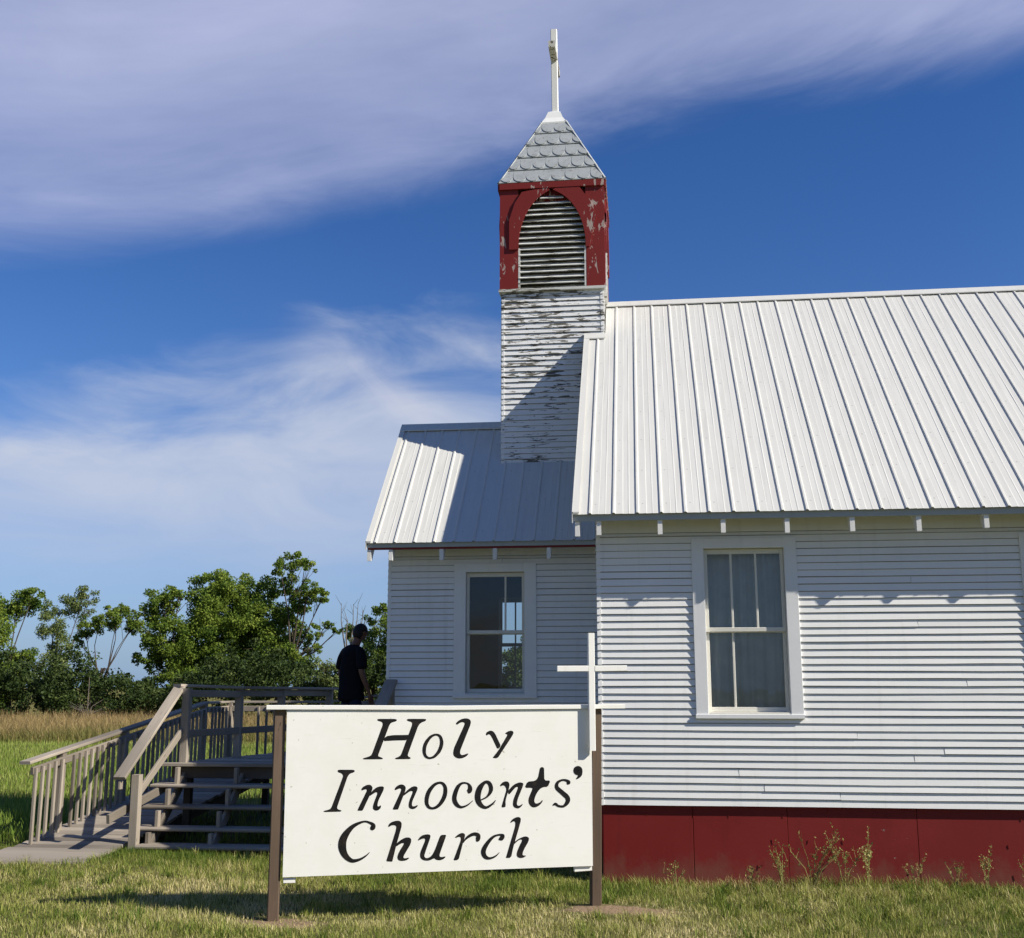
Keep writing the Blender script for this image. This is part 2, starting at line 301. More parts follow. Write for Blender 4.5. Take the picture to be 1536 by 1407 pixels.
LETTER_STROKES=[
[(1.304,1.359,0.03),(1.296,1.337,0.03),(1.286,1.317,0.029),(1.272,1.299,0.026),(1.258,1.284,0.024),(1.242,1.272,0.021),(1.225,1.266,0.018),(1.209,1.263,0.017),(1.195,1.266,0.018),(1.182,1.273,0.021),(1.172,1.284,0.024),(1.165,1.3,0.026),(1.162,1.318,0.029),(1.162,1.338,0.03),(1.166,1.36,0.03),(1.173,1.381,0.03),(1.184,1.401,0.029),(1.197,1.419,0.026),(1.212,1.435,0.024),(1.228,1.446,0.021),(1.244,1.453,0.018),(1.26,1.455,0.017),(1.275,1.453,0.018),(1.288,1.446,0.021),(1.298,1.434,0.024),(1.304,1.419,0.026),(1.308,1.4,0.029),(1.308,1.38,0.03),(1.304,1.359,0.03)],
[(1.339,0.957,0.035),(1.33,0.934,0.034),(1.318,0.913,0.033),(1.304,0.893,0.03),(1.288,0.877,0.027),(1.27,0.865,0.024),(1.252,0.858,0.021),(1.236,0.856,0.019),(1.22,0.859,0.021),(1.207,0.866,0.024),(1.197,0.879,0.027),(1.19,0.895,0.03),(1.188,0.915,0.033),(1.189,0.936,0.034),(1.194,0.959,0.035),(1.202,0.982,0.034),(1.214,1.004,0.033),(1.229,1.023,0.03),(1.245,1.04,0.027),(1.262,1.052,0.024),(1.28,1.059,0.021),(1.297,1.062,0.019),(1.313,1.059,0.021),(1.326,1.051,0.024),(1.336,1.038,0.027),(1.343,1.022,0.03),(1.345,1.002,0.033),(1.344,0.98,0.034),(1.339,0.957,0.035)],
[(1.532,0.984,0.029),(1.549,0.995,0.042),(1.552,1.022,0.034),(1.532,1.052,0.015),(1.484,1.055,0.019),(1.446,1.019,0.033),(1.421,0.941,0.038),(1.435,0.891,0.036),(1.476,0.862,0.021),(1.529,0.876,0.013),(1.578,0.913,0.005)],
[(1.648,0.918,0.01),(1.7,0.945,0.017),(1.731,0.997,0.034),(1.719,1.049,0.033),(1.681,1.061,0.025),(1.635,1.012,0.046),(1.618,0.939,0.05),(1.639,0.883,0.04),(1.687,0.855,0.023),(1.739,0.88,0.017),(1.771,0.913,0.006)],
[(2.386,1.037,0.011),(2.401,1.05,0.033),(2.381,1.067,0.021),(2.342,1.07,0.017),(2.304,1.049,0.025),(2.298,1.01,0.034),(2.341,0.97,0.038),(2.388,0.927,0.04),(2.389,0.89,0.036),(2.355,0.856,0.021),(2.311,0.858,0.019),(2.284,0.875,0.023),(2.26,0.863,0.006)],
[(2.502,1.148,0.041),(2.501,1.144,0.041),(2.499,1.14,0.041),(2.497,1.137,0.041),(2.494,1.134,0.041),(2.491,1.132,0.041),(2.487,1.131,0.041),(2.483,1.13,0.041),(2.478,1.131,0.041),(2.474,1.132,0.041),(2.471,1.134,0.041),(2.468,1.137,0.041),(2.466,1.141,0.041),(2.465,1.144,0.041),(2.464,1.148,0.041),(2.465,1.152,0.041),(2.466,1.156,0.041),(2.468,1.159,0.041),(2.471,1.162,0.041),(2.475,1.164,0.041),(2.479,1.165,0.041),(2.483,1.166,0.041),(2.487,1.165,0.041),(2.491,1.164,0.041),(2.495,1.162,0.041),(2.498,1.159,0.041),(2.5,1.156,0.041),(2.501,1.152,0.041),(2.502,1.148,0.041)],
[(0.725,0.709,0.018),(0.743,0.709,0.042),(0.75,0.729,0.032),(0.722,0.749,0.019),(0.668,0.759,0.016),(0.579,0.72,0.034),(0.515,0.643,0.058),(0.5,0.569,0.065),(0.524,0.5,0.049),(0.578,0.455,0.032),(0.637,0.459,0.021),(0.688,0.484,0.014),(0.725,0.516,0.004)],
[(1.498,0.577,0.01),(1.514,0.6,0.015),(1.545,0.626,0.023),(1.587,0.643,0.027),(1.624,0.633,0.033),(1.621,0.6,0.036),(1.609,0.586,0.011)],
[(1.798,0.597,0.01),(1.821,0.605,0.038),(1.834,0.627,0.025),(1.797,0.633,0.015),(1.745,0.613,0.023),(1.693,0.555,0.034),(1.669,0.502,0.04),(1.684,0.461,0.033),(1.722,0.447,0.019),(1.769,0.462,0.013),(1.804,0.492,0.004)]]
TREES={
'a':(56,-33.38,[(-33.97,6.26,1.14,0.89),(-32.88,6.78,0.68,0.43),(-34.01,4.67,1.32,1.06),(-33.14,3.44,0.83,0.70),(-33.56,1.87,1.31,1.21),(-35.41,5.38,1.52,1.43),(-35.55,2.92,1.89,1.76)]),
'b':(60,-32.79,[(-32.55,6.54,1.12,0.76),(-31.78,6.99,0.72,0.53),(-33.74,6.29,0.73,0.57),(-33.05,5.22,0.88,0.83),(-32.74,3.91,0.80,0.93),(-33.03,2.61,0.99,1.11),(-33.53,1.51,1.19,1.11),(-34.66,2.99,0.80,0.75)]),
'c':(55,-28.04,[(-28.11,5.10,1.16,0.48),(-27.04,5.44,0.94,0.48),(-26.39,4.99,0.58,0.45),(-28.80,4.66,0.66,0.45),(-26.15,5.67,0.54,0.24),(-27.43,5.78,0.73,0.28),(-29.20,4.18,0.36,0.41)]),
'd':(57,-24.61,[(-25.44,6.26,0.93,0.71),(-24.72,6.61,0.82,0.57),(-25.96,5.55,0.93,0.64),(-26.25,4.32,0.74,0.42),(-25.15,4.49,1.48,0.99),(-24.52,3.26,1.65,1.05),(-23.47,4.30,1.47,1.41),(-25.81,3.26,0.93,0.63),(-23.90,2.22,1.46,0.69)]),
'e':(60,-22.74,[(-23.30,7.21,1.55,0.98),(-21.95,7.19,1.54,0.97),(-24.04,6.47,1.36,0.93),(-22.83,5.53,2.12,1.30),(-21.29,5.52,1.72,1.30),(-20.84,4.05,1.52,1.28),(-22.74,3.69,2.10,1.28),(-23.83,2.60,1.92,1.09),(-21.53,2.42,1.71,0.91)]),
'f':(59,-19.76,[(-19.37,8.66,0.98,0.52),(-18.49,8.35,0.75,0.40),(-19.74,8.37,0.53,0.52),(-19.32,7.45,0.68,0.66),(-18.17,7.07,0.75,0.51),(-17.56,6.66,0.37,0.40),(-18.52,6.34,0.82,0.58),(-19.06,5.62,0.75,0.72),(-19.01,4.36,0.82,0.90),(-19.33,2.94,1.12,1.07),(-18.28,2.93,0.81,0.64),(-17.36,5.14,0.82,0.29),(-17.98,4.65,0.48,0.32),(-17.87,3.82,0.52,0.32),(-16.68,4.89,0.33,0.18)]),
'g':(50,-14.25,[(-14.49,2.62,0.50,0.54),(-14.00,2.17,0.44,0.60),(-14.78,2.17,0.37,0.36)]),
'h':(55,-13.47,[(-13.60,5.34,0.55,0.47),(-13.06,5.70,0.45,0.37),(-14.09,4.11,0.69,0.60),(-13.23,4.17,0.68,0.93),(-13.54,2.85,0.95,1.05),(-14.21,2.36,0.75,0.72),(-12.91,1.87,0.85,0.82),(-14.86,4.58,0.41,0.43),(-12.22,4.50,0.85,1.00),(-11.84,2.85,1.01,1.15)]),
'i':(52,-5.52,[(-5.51,2.78,0.78,1.23),(-5.20,4.01,0.56,0.56),(-5.98,2.17,0.47,0.61),(-5.04,4.93,0.44,0.31),(-6.39,3.25,0.28,0.25)]),
}
SKY_STRENGTH=.075; SKY_SAT=1.28; SKY_TINT=(.91,.90,1.19,1); CLOUD=.70; HORIZON=.60; BACK_FILL=.28; SUN_E=5.0; EXPOSURE=0.35
# ---------------------------------------------------------------- church
Y0,YE,YV,YVE,YR=11.34,11.03,13.10,12.79,14.60
ZE,ZRD=3.585,7.03          # nave roof surface at eave / ridge
ZVE,ZVR=3.56,5.375         # vestibule roof
MP=(ZRD-ZE)/(YR-YE); MV=(ZVR-ZVE)/(YR-YVE)
XW=-.475; XR=9.0; XVL=-3.06
def wob(n,a):
    x=RNG.normal(0,1,n+6); x=np.convolve(x,np.ones(4)/4,'same')[3:n+3]; return x*a*1.6
def siding(mb,O,U,N,z0,z1,ext,course=.0715,butt=.0135,caps=(),step=.42):
    O=V(O);U=V(U);N=V(N); z=z0; k=0
    while z<z1-.012:
        zt=min(z+course,z1); o=random.random()*30
        segs=[]
        for (a,b) in ext((z+zt)/2):     # boards butt end to end now and then
            cuts=[a]; q=a+random.uniform(.9,8.5)
            while q<b-.5: cuts+= [q-.0012,q+.0012]; q+=random.uniform(2.6,6.6)
            cuts.append(b); segs+=list(zip(cuts[::2],cuts[1::2]))
        for (a,b) in segs:
            if b-a<.01: continue
            n=max(2,int((b-a)/step)+1); us=np.linspace(a,b,n); dz=wob(n,.0022); db=wob(n,.0016)
            P=lambda i,zz,t: O+U*us[i]+N*t+V((0,0,zz))
            for i in range(n-1):
                b0=butt+db[i]; b1=butt+db[i+1]; q0=z+dz[i]; q1=z+dz[i+1]
                zg=zt-.0075; tg=.0165*(1-(zg-z)/(zt+.004-z))-.003
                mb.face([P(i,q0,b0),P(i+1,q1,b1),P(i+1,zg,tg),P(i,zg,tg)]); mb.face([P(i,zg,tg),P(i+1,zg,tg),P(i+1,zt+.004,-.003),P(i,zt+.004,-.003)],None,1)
                mb.face([P(i,q0,-.012),P(i+1,q1,-.012),P(i+1,q1,b1),P(i,q0,b0)])
            for i in (0,n-1):
                mb.face([P(i,z,-.004),P(i,z,butt),P(i,zt+.004,.002),P(i,zt+.004,-.004)])
            for (cu,sg) in caps:
                if abs(cu-a)<.02 or abs(cu-b)<.02:
                    w=.034; j=random.uniform(-.003,.003); u0=cu-sg*.006; u1=cu+sg*(w+j); e=.005
                    f=lambda uu,zz,t: O+U*uu+N*t+V((0,0,zz))
                    zb=z-.004+random.uniform(-.002,.002)
                    mb.face([f(u0,zb,butt+e),f(u1,zb,butt+e),f(u1,zt-.004,.002+e),f(u0,zt-.004,.002+e)])
                    mb.face([f(u0,zb,-.01),f(u1,zb,-.01),f(u1,zb,butt+e),f(u0,zb,butt+e)])
                    mb.face([f(u1,zb,0),f(u1,zb,butt+e),f(u1,zt-.004,.002+e),f(u1,zt-.004,0)])
                    mb.face([f(u0,zb,-.03),f(u0,zb,butt+e),f(u0,zt-.004,.002+e),f(u0,zt-.004,-.03)])
        z=zt; k+=1
def minus(a,b,holes):
    segs=[(a,b)]
    for h0,h1 in holes:
        out=[]
        for s0,s1 in segs:
            if h1<=s0 or h0>=s1: out.append((s0,s1))
            else:
                if h0>s0: out.append((s0,h0))
                if h1<s1: out.append((h1,s1))
        segs=out
    return segs
church=thing('church','small white clapboard country church with red belfry, metal roof and red foundation','church',(XW,Y0,0))

NW=[(.482,1.523),(3.668,4.708),(6.64,7.68)]          # nave window casings along the wall
mb=MB(); ZS=.718
def ext_front(z):
    return minus(XW,XR,[(a+.03,b-.03) for a,b in NW] if 1.575<z<3.30 else [])
siding(mb,(0,Y0,0),(1,0,0),(0,-1,0),ZS,3.40,ext_front,caps=((XW,1),))
siding(mb,(0,2*YR-Y0,0),(1,0,0),(0,1,0),ZS,3.40,lambda z:[(XW,XR)],step=1.2)
def gable(z,half,ze,mp,yc,flat=3.40):
    h=half if z<ze else max(0,(ze+ (half)*mp - z)/mp)
    return [(yc-h,yc+h)]
HN=YR-Y0
siding(mb,(XW,0,0),(0,1,0),(-1,0,0),ZS,ZRD-.12,lambda z:gable(z,HN,3.60,MP,YR),step=.9)
siding(mb,(XR,0,0),(0,1,0),(1,0,0),ZS,ZRD-.12,lambda z:gable(z,HN,3.60,MP,YR),step=.9)
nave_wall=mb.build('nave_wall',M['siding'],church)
mb=MB(); mb.box(XW-.002,XR,Y0-.006,Y0+.02,3.40,3.66); mb.mark(); mb.box(XW,XR,2*YR-Y0-.02,2*YR-Y0+.006,3.40,3.66); mb.pieces('frieze_board',M['trim'],nave_wall)
# foundation: red sheet panels with butted seams and nail heads
mb=MB(); x=XW+.02; ed=[x,.42,1.32,2.53,3.75,4.97,6.19,7.41,XR-.02]
for a,b in zip(ed[:-1],ed[1:]):
    mb.box(a+.003,b-.003,Y0+.030+random.uniform(-.003,.003),Y0+.048,-.25,ZS+.02,.002)
mb.box(XW+.02,XR-.02,Y0+.046,Y0+.06,-.25,ZS,.002)
mb.box(XW+.015,XW+.03,Y0+.03,2*YR-Y0-.03,-.25,ZS); mb.box(XR-.03,XR-.015,Y0+.03,2*YR-Y0-.03,-.25,ZS); mb.box(XW+.02,XR-.02,2*YR-Y0-.035,2*YR-Y0-.015,-.25,ZS)
for i in range(26):
    px=random.uniform(XW+.1,XR-.2); pz=random.choice([.62,.62,.36,.1])+random.uniform(-.03,.03)
    mb.beam((px,Y0+.0265,pz),(px+random.uniform(-.01,.01),Y0+.026,pz+random.uniform(.012,.05)),.005,.004)
mb.build('foundation_skirt',M['red'],church)

def metal_roof(mb,x0,x1,ye,ze,yr,zr,ribs,th=0.0):
    e=V((0,ye,ze)); r=V((0,yr,zr)); d=(r-e); n=V((0,-d.z,d.y)) if d.y>0 else V((0,d.z,-d.y)); n.normalize()
    prof=[(x0,0)]
    for c in ribs:
        for dx,h in ((-.019,0),(-.009,.015),(.009,.015),(.019,0),(.085,.0018),(.089,.0018),(.089,.0012),(.096,0),(.142,0),(.149,.0018),(.153,.0018),(.160,0)):
            if x0<c+dx<x1: prof.append((c+dx,h))
    prof.append((x1,0)); K=7
    wv=RNG.normal(0,.0006,(len(prof),K+1))
    def P(i,k):
        p=e+d*(k/K)+n*(prof[i][1]+(wv[i][k] if 0<i<len(prof)-1 else 0)); return V((prof[i][0],p.y,p.z))
    L=d.length
    for i in range(len(prof)-1):
        for k in range(K):
            mb.face([P(i,k),P(i+1,k),P(i+1,k+1),P(i,k+1)],[(prof[i][0],L*k/K),(prof[i+1][0],L*k/K),(prof[i+1][0],L*(k+1)/K),(prof[i][0],L*(k+1)/K)])
def slope_prism(mb,x0,x1,pts): mb.prism(pts,(0,0,0),(0,1,0),(0,0,1),(1,0,0),x0,x1)
XE=-.695; XT=-.43; YT=13.93
ribs=[-.524+.2367*k for k in range(42)]
zt=lambda y: ZE+MP*(y-YE)
mb=MB()
metal_roof(mb,XT,XR+.2,YE-.036,ZE-.036*MP,YR,ZRD,ribs)
metal_roof(mb,XE,XT,YE-.036,ZE-.036*MP,YT-.02,zt(YT-.02),ribs)
yb=2*YR
metal_roof(mb,XT,XR+.2,yb-YE+.036,ZE-.036*MP,YR,ZRD,ribs)
metal_roof(mb,XE,XT,yb-YE+.036,ZE-.036*MP,yb-YT+.02,zt(YT-.02),ribs)
nave_roof=mb.build('nave_roof',M['metal'],church)
mb=MB()   # boards under the sheets
t=.045
for s_ in (0,1):
    f=(lambda y:y) if s_==0 else (lambda y:yb-y)
    mb.mark(); slope_prism(mb,XT,XR+.19,[(f(YE+.004),ZE-.004),(f(YR),ZRD-.006),(f(YR),ZRD-t),(f(YE+.004),ZE-t)])
    slope_prism(mb,XE+.012,XT,[(f(YE+.004),ZE-.004),(f(YT-.03),zt(YT-.03)-.006),(f(YT-.03),zt(YT-.03)-t),(f(YE+.004),ZE-t)])
mb.pieces('roof_boards',M['soffit'],nave_roof)
mb=MB(); mb.box(XE+.004,XR+.19,YE-.008,YE+.003,ZE-.098,ZE-.020,.002); mb.mark(); mb.box(XE+.004,XR+.19,yb-YE-.003,yb-YE+.008,ZE-.098,ZE-.020,.002); mb.pieces('fascia',M['fascia'],nave_roof)
mb=MB()   # ridge cap, rake trim and the flashing at the tower notch
for sg in (1,-1):
    a=V((0,YR,ZRD+.036)); b=V((0,YR-sg*.10,ZRD+.036-.10*MP+.004))
    mb.prism([(a.y,a.z),(b.y,b.z),(b.y,b.z-.012),(a.y,a.z-.014)],(0,0,0),(0,1,0),(0,0,1),(1,0,0),XT+.002,XR+.22)
mb.build('ridge_cap',M['metal'],nave_roof)
mb=MB()
for f in (lambda y:y, lambda y:yb-y):
    n=V((0,-MP,1)).normalized(); q=lambda y,h:(f(y),zt(y)+h)
    mb.mark(); slope_prism(mb,XE-.008,XE+.062,[q(YE-.038,.012),q(YT-.04,.012),q(YT-.04,.030),q(YE-.038,.030)])
    slope_prism(mb,XE-.010,XE-.001,[q(YE-.038,-.085),q(YT-.04,-.085),q(YT-.04,.032),q(YE-.038,.032)])
    slope_prism(mb,XE-.009,XT+.002,[q(YT-.12,.022),q(YT-.016,.022),q(YT-.016,.036),q(YT-.12,.036)])
mb.pieces('rake_trim',M['metal'],nave_roof)
def tail(x,ye,ze,mp,yw,parent,mir=False,ln=0,nm='rafter_tail'):
    mb=MB(); j=random.uniform(-.012,.012); f=(lambda y:2*YR-y) if mir else (lambda y:y); k=random.uniform(0,.02)
    pts=[(f(ye+.006),ze-.238+j),(f(ye+.006),ze-.06),(f(yw),ze-.06+(yw-ye)*mp),(f(yw),ze-.225+(yw-ye)*mp+j),(f(ye+.05+k),ze-.236+j)]
    mb.prism(pts,(0,0,0),(0,1,0),(0,0,1),(1,0,0),x-.023,x+.023); mb.build(nm,M['tail'],parent)
tx=[-.654,-.439,.171,.792,1.412,2.036,2.664,3.295]+[3.295+.625*k for k in range(1,10)]
for x in tx:
    tail(x,YE,ZE,MP,Y0+.01,nave_roof)
for x in tx[::2]: tail(x,YE,ZE,MP,Y0+.01,nave_roof,True)

def window(name,parent,x0,x1,y,zs,zh,cw,lights_up,lights_lo,zm,curtain,mats,back=False,proud=.027):
    """casing outer x0..x1, wall plane y, sill top zs, head bottom zh; lights = muntin x positions"""
    sg=1 if not back else -1          # +1: outside is -Y
    F=lambda d:y+sg*d                 # d: depth into the wall
    def bx(mb,a,b,d0,d1,c,e,ch=.003):
        q=sorted((F(d0),F(d1))); mb.box(a,b,q[0],q[1],c,e,ch)
    mb=MB(); a=x0+cw; b=x1-cw
    bx(mb,x0,a,-proud,.03,zs-.052,zh+.104); bx(mb,b,x1,-proud,.03,zs-.052,zh+.104)
    bx(mb,a,b,-proud+.002,.03,zh,zh+.102); bx(mb,x0-.004,x1+.004,-proud-.012,.012,zs-.054,zs-.012)
    bx(mb,a-.012,a,.028,.13,zs,zh); bx(mb,b,b+.012,.028,.13,zs,zh); bx(mb,a-.01,b+.01,.028,.13,zh,zh+.015)
    w=mb.build(name,mats[0],parent)
    mb=MB(); bx(mb,a,b,-proud+.006,.13,zs-.02,zs+.006); mb.build('sill',M['sash'],w)
    def sash(d,z0,z1,lights,top,bot,st=.034):
        mb=MB(); bx(mb,a+.003,a+.003+st,d,d+.034,z0,z1); bx(mb,b-.003-st,b-.003,d,d+.034,z0,z1)
        bx(mb,a+.003+st,b-.003-st,d+.002,d+.034,z1-top,z1); bx(mb,a+.003+st,b-.003-st,d+.001,d+.036,z0,z0+bot)
        for m in lights: bx(mb,m-.011,m+.011,d+.006,d+.028,z0+bot,z1-top)
        s=mb.build('sash',M['sash'],w)
        mb=MB(); yy=F(d+.018); mb.face([(a+.02,yy,z0+.02),(b-.02,yy,z0+.02),(b-.02,yy,z1-.02),(a+.02,yy,z1-.02)]); g=mb.build('glass_pane',M['glass'],w)
    sash(.035,zm-.03,zh-.004,lights_up,.05,.042)
    sash(.072,zs+.008,zm+.012,lights_lo,.05,.048)
    if curtain:
        mb=MB(); n=74
        for (c0,c1,ph) in curtain:
            xs=np.linspace(c0,c1,n); t_=np.linspace(0,1,n)
            yo=lambda zq:[F(.165+.016*math.sin(t*17+ph+zq*.6)+.016*math.sin(t*7+ph*2+zq*1.3)+.004*math.sin(t*41)) for t in t_]
            zz=[zs+.0,zs+.45,zs+.9,zs+1.3,zh]; ys=[yo(z_) for z_ in zz]
            for k in range(4):
                for i in range(n-1):
                    sw=lambda q:math.sin(zz[q]*2.1+ph)*.014
                    mb.face([(xs[i]+sw(k),ys[k][i],zz[k]),(xs[i+1]+sw(k),ys[k][i+1],zz[k]),(xs[i+1]+sw(k+1),ys[k+1][i+1],zz[k+1]),(xs[i]+sw(k+1),ys[k+1][i],zz[k+1])])
        mb.build('curtain',M['curtain'],w,smooth=True)
    return w
for i,(a,b) in enumerate(NW):
    d=a-.482
    window('nave_window',church,a,b,Y0,1.600,3.230,.122,[.876+d,1.122+d],[.876+d] if i==0 else [.876+d,1.122+d],2.425,
           [(.55+d,1.03+d,.3+i),(1.01+d,1.48+d,2.1+i)],(M['trim'],))

# --- vestibule
VH=YR-YV
mb=MB(); vw=(-2.257,-1.270)
siding(mb,(0,YV,0),(1,0,0),(0,-1,0),ZS,3.40,lambda z:minus(XVL,XW+.004,[(vw[0]+.03,vw[1]-.03)] if 1.74<z<3.30 else []),course=.0735,caps=((XVL,1),))
siding(mb,(0,yb-YV,0),(1,0,0),(0,1,0),ZS,3.40,lambda z:minus(XVL,XW+.004,[(vw[0]+.1,vw[1]-.1)] if 1.80<z<3.20 else []),course=.0735,step=1.)
siding(mb,(XVL,0,0),(0,1,0),(-1,0,0),ZS,ZVR-.1,lambda z:[s for a in gable(z,VH,3.58,MV,YR) for s in minus(a[0],a[1],[(14.12,15.08)] if z<2.95 else [])],course=.0735,step=.8)
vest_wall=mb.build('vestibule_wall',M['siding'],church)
mb=MB(); mb.box(XVL-.002,XW,YV-.005,YV+.02,3.40,3.62); mb.mark(); mb.box(XVL,XW,yb-YV-.02,yb-YV+.005,3.40,3.62); mb.pieces('frieze_board',M['trim'],vest_wall)
mb=MB(); mb.box(XVL+.02,XW+.02,YV+.012,YV+.04,-.25,ZS+.01); mb.box(XVL+.02,XW+.02,yb-YV-.04,yb-YV-.012,-.25,ZS+.01); mb.box(XVL+.012,XVL+.03,YV+.04,yb-YV-.04,-.25,ZS+.01); mb.build('foundation_skirt',M['red'],vest_wall)
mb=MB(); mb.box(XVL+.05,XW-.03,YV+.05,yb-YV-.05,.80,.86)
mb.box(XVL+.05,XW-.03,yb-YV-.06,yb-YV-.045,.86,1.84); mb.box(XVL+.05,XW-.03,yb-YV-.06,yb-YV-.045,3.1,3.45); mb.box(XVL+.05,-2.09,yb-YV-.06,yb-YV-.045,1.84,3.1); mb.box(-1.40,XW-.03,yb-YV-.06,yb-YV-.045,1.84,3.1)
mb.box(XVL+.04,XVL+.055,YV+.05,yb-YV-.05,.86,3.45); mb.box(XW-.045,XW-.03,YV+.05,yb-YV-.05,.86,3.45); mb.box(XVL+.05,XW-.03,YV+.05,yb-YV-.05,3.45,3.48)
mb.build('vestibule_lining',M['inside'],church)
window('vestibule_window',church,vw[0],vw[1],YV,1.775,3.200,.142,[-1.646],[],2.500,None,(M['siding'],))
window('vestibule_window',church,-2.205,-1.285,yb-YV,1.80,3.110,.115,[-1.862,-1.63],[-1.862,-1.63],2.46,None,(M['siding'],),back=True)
# entrance door in the west end
mb=MB(); mb.box(XVL-.02,XVL+.03,14.02,14.12,.92,3.02); mb.box(XVL-.02,XVL+.03,15.08,15.18,.92,3.02); mb.box(XVL-.019,XVL+.03,14.12,15.08,2.92,3.02)
door=mb.build('entrance_door',M['trim'],church)
mb=MB(); mb.box(XVL-.005,XVL+.035,14.124,15.076,.93,2.915)
for a,b in ((.99,1.6),(1.72,2.2),(2.3,2.85)):
    for c,e in ((14.2,14.56),(14.64,15.0)): mb.box(XVL-.012,XVL-.003,c,e,a,b)
mb.build('door_leaf',M['red'],door)
mb=MB(); mb.tube([(XVL-.01,14.2,1.92),(XVL-.05,14.2,1.92),(XVL-.075,14.2,1.92)],[.012,.014,.028],10); mb.build('door_knob',M['brass'],door)
mb=MB(); XVE=-3.262
vr=[-3.154+.2358*k for k in range(12)]; XVR=XW-.03
metal_roof(mb,XVE,XVR,YVE-.036,ZVE-.036*MV,YR,ZVR,vr); metal_roof(mb,XVE,XVR,yb-YVE+.036,ZVE-.036*MV,YR,ZVR,vr)
vest_roof=mb.build('vestibule_roof',M['metal'],church)
mb=MB()
for s_ in (0,1):
    f=(lambda y:y) if s_==0 else (lambda y:yb-y)
    mb.mark(); slope_prism(mb,XVE+.012,XVR,[(f(YVE+.004),ZVE-.004),(f(YR),ZVR-.006),(f(YR),ZVR-t),(f(YVE+.004),ZVE-t)])
mb.pieces('roof_boards',M['soffit'],vest_roof)
mb=MB(); mb.box(XVE+.004,XVR-.02,YVE-.008,YVE+.003,ZVE-.088,ZVE-.020,.002); mb.mark(); mb.box(XVE+.004,XVR-.02,yb-YVE-.003,yb-YVE+.008,ZVE-.088,ZVE-.020,.002); mb.pieces('fascia',M['fascia'],vest_roof)
mb=MB(); mb.box(XVE+.012,XVR-.02,YVE+.004,YVE+.022,ZVE-.112,ZVE-.060,.002); mb.build('eave_moulding',M['redtrim'],vest_roof)
mb=MB()
for sg in (1,-1):
    a=V((0,YR,ZVR+.036)); b=V((0,YR-sg*.12,ZVR+.036-.12*MV+.006))
    mb.prism([(a.y,a.z),(b.y,b.z),(b.y,b.z-.012),(a.y,a.z-.014)],(0,0,0),(0,1,0),(0,0,1),(1,0,0),XVE-.01,-1.795)
mb.build('ridge_cap',M['metal'],vest_roof)
mb=MB(); zv=lambda y: ZVE+MV*(y-YVE)
for f in (lambda y:y, lambda y:yb-y):
    q=lambda y,h:(f(y),zv(y)+h)
    mb.mark(); slope_prism(mb,XVE-.008,XVE+.055,[q(YVE-.038,.010),q(YR-.005,.010),q(YR-.005,.028),q(YVE-.038,.028)])
    slope_prism(mb,XVE-.010,XVE-.001,[q(YVE-.038,-.08),q(YR-.004,-.08),q(YR-.004,.03),q(YVE-.038,.03)])
mb.pieces('rake_trim',M['metal'],vest_roof)
for x in (-3.235,-2.974,-2.364,-1.730,-1.095): tail(x,YVE,ZVE,MV,YV+.01,vest_roof)
for x in (-3.235,-2.364,-1.095): tail(x,YVE,ZVE,MV,YV+.01,vest_roof,True)

# --- bell tower
TX0,TX1,TY0,TY1=-1.792,-.452,YT,2*YR-YT; TCX=(TX0+TX1)/2
mb=MB()
ZT0,ZT1=4.45,7.02; tc=.0735
siding(mb,(0,TY0,0),(1,0,0),(0,-1,0),ZT0,ZT1,lambda z:[(TX0,TX1)],course=tc,caps=((TX0,1),(TX1,-1)),step=.2)
siding(mb,(0,TY1,0),(1,0,0),(0,1,0),ZT0,ZT1,lambda z:[(TX0,TX1)],course=tc,step=.5)
siding(mb,(TX0,0,0),(0,1,0),(-1,0,0),ZT0,ZT1,lambda z:[(TY0,TY1)],course=tc,caps=((TY0,1),(TY1,-1)),step=.3)
siding(mb,(TX1,0,0),(0,1,0),(1,0,0),ZT0,ZT1,lambda z:[(TY0,TY1)],course=tc,caps=((TY0,1),(TY1,-1)),step=.3)
mb.box(TX0+.03,TX1-.03,TY0+.03,TY1-.03,ZT0,ZT1-.02)
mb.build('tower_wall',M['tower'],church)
BH=.692; BZ0,BZ1=7.045,8.50; CX_,CY_=TCX+.003,YR
mb=MB()
for sx in (0,1): pass
mb.box(TX0-.045,TX1+.045,TY0-.05,TY1+.05,7.012,7.046,.006)
mb.build('belfry_sill',M['slat'],church)
belfry=MB(); slats=MB(); inner=MB(); jamb=MB()
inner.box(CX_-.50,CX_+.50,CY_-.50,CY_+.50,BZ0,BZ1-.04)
def arch_half(z):
    if z<7.62: return .452
    tt=min(1,(z-7.62)/(8.425-7.62)); return max(0,.452*(1-tt**2.1)**.62)
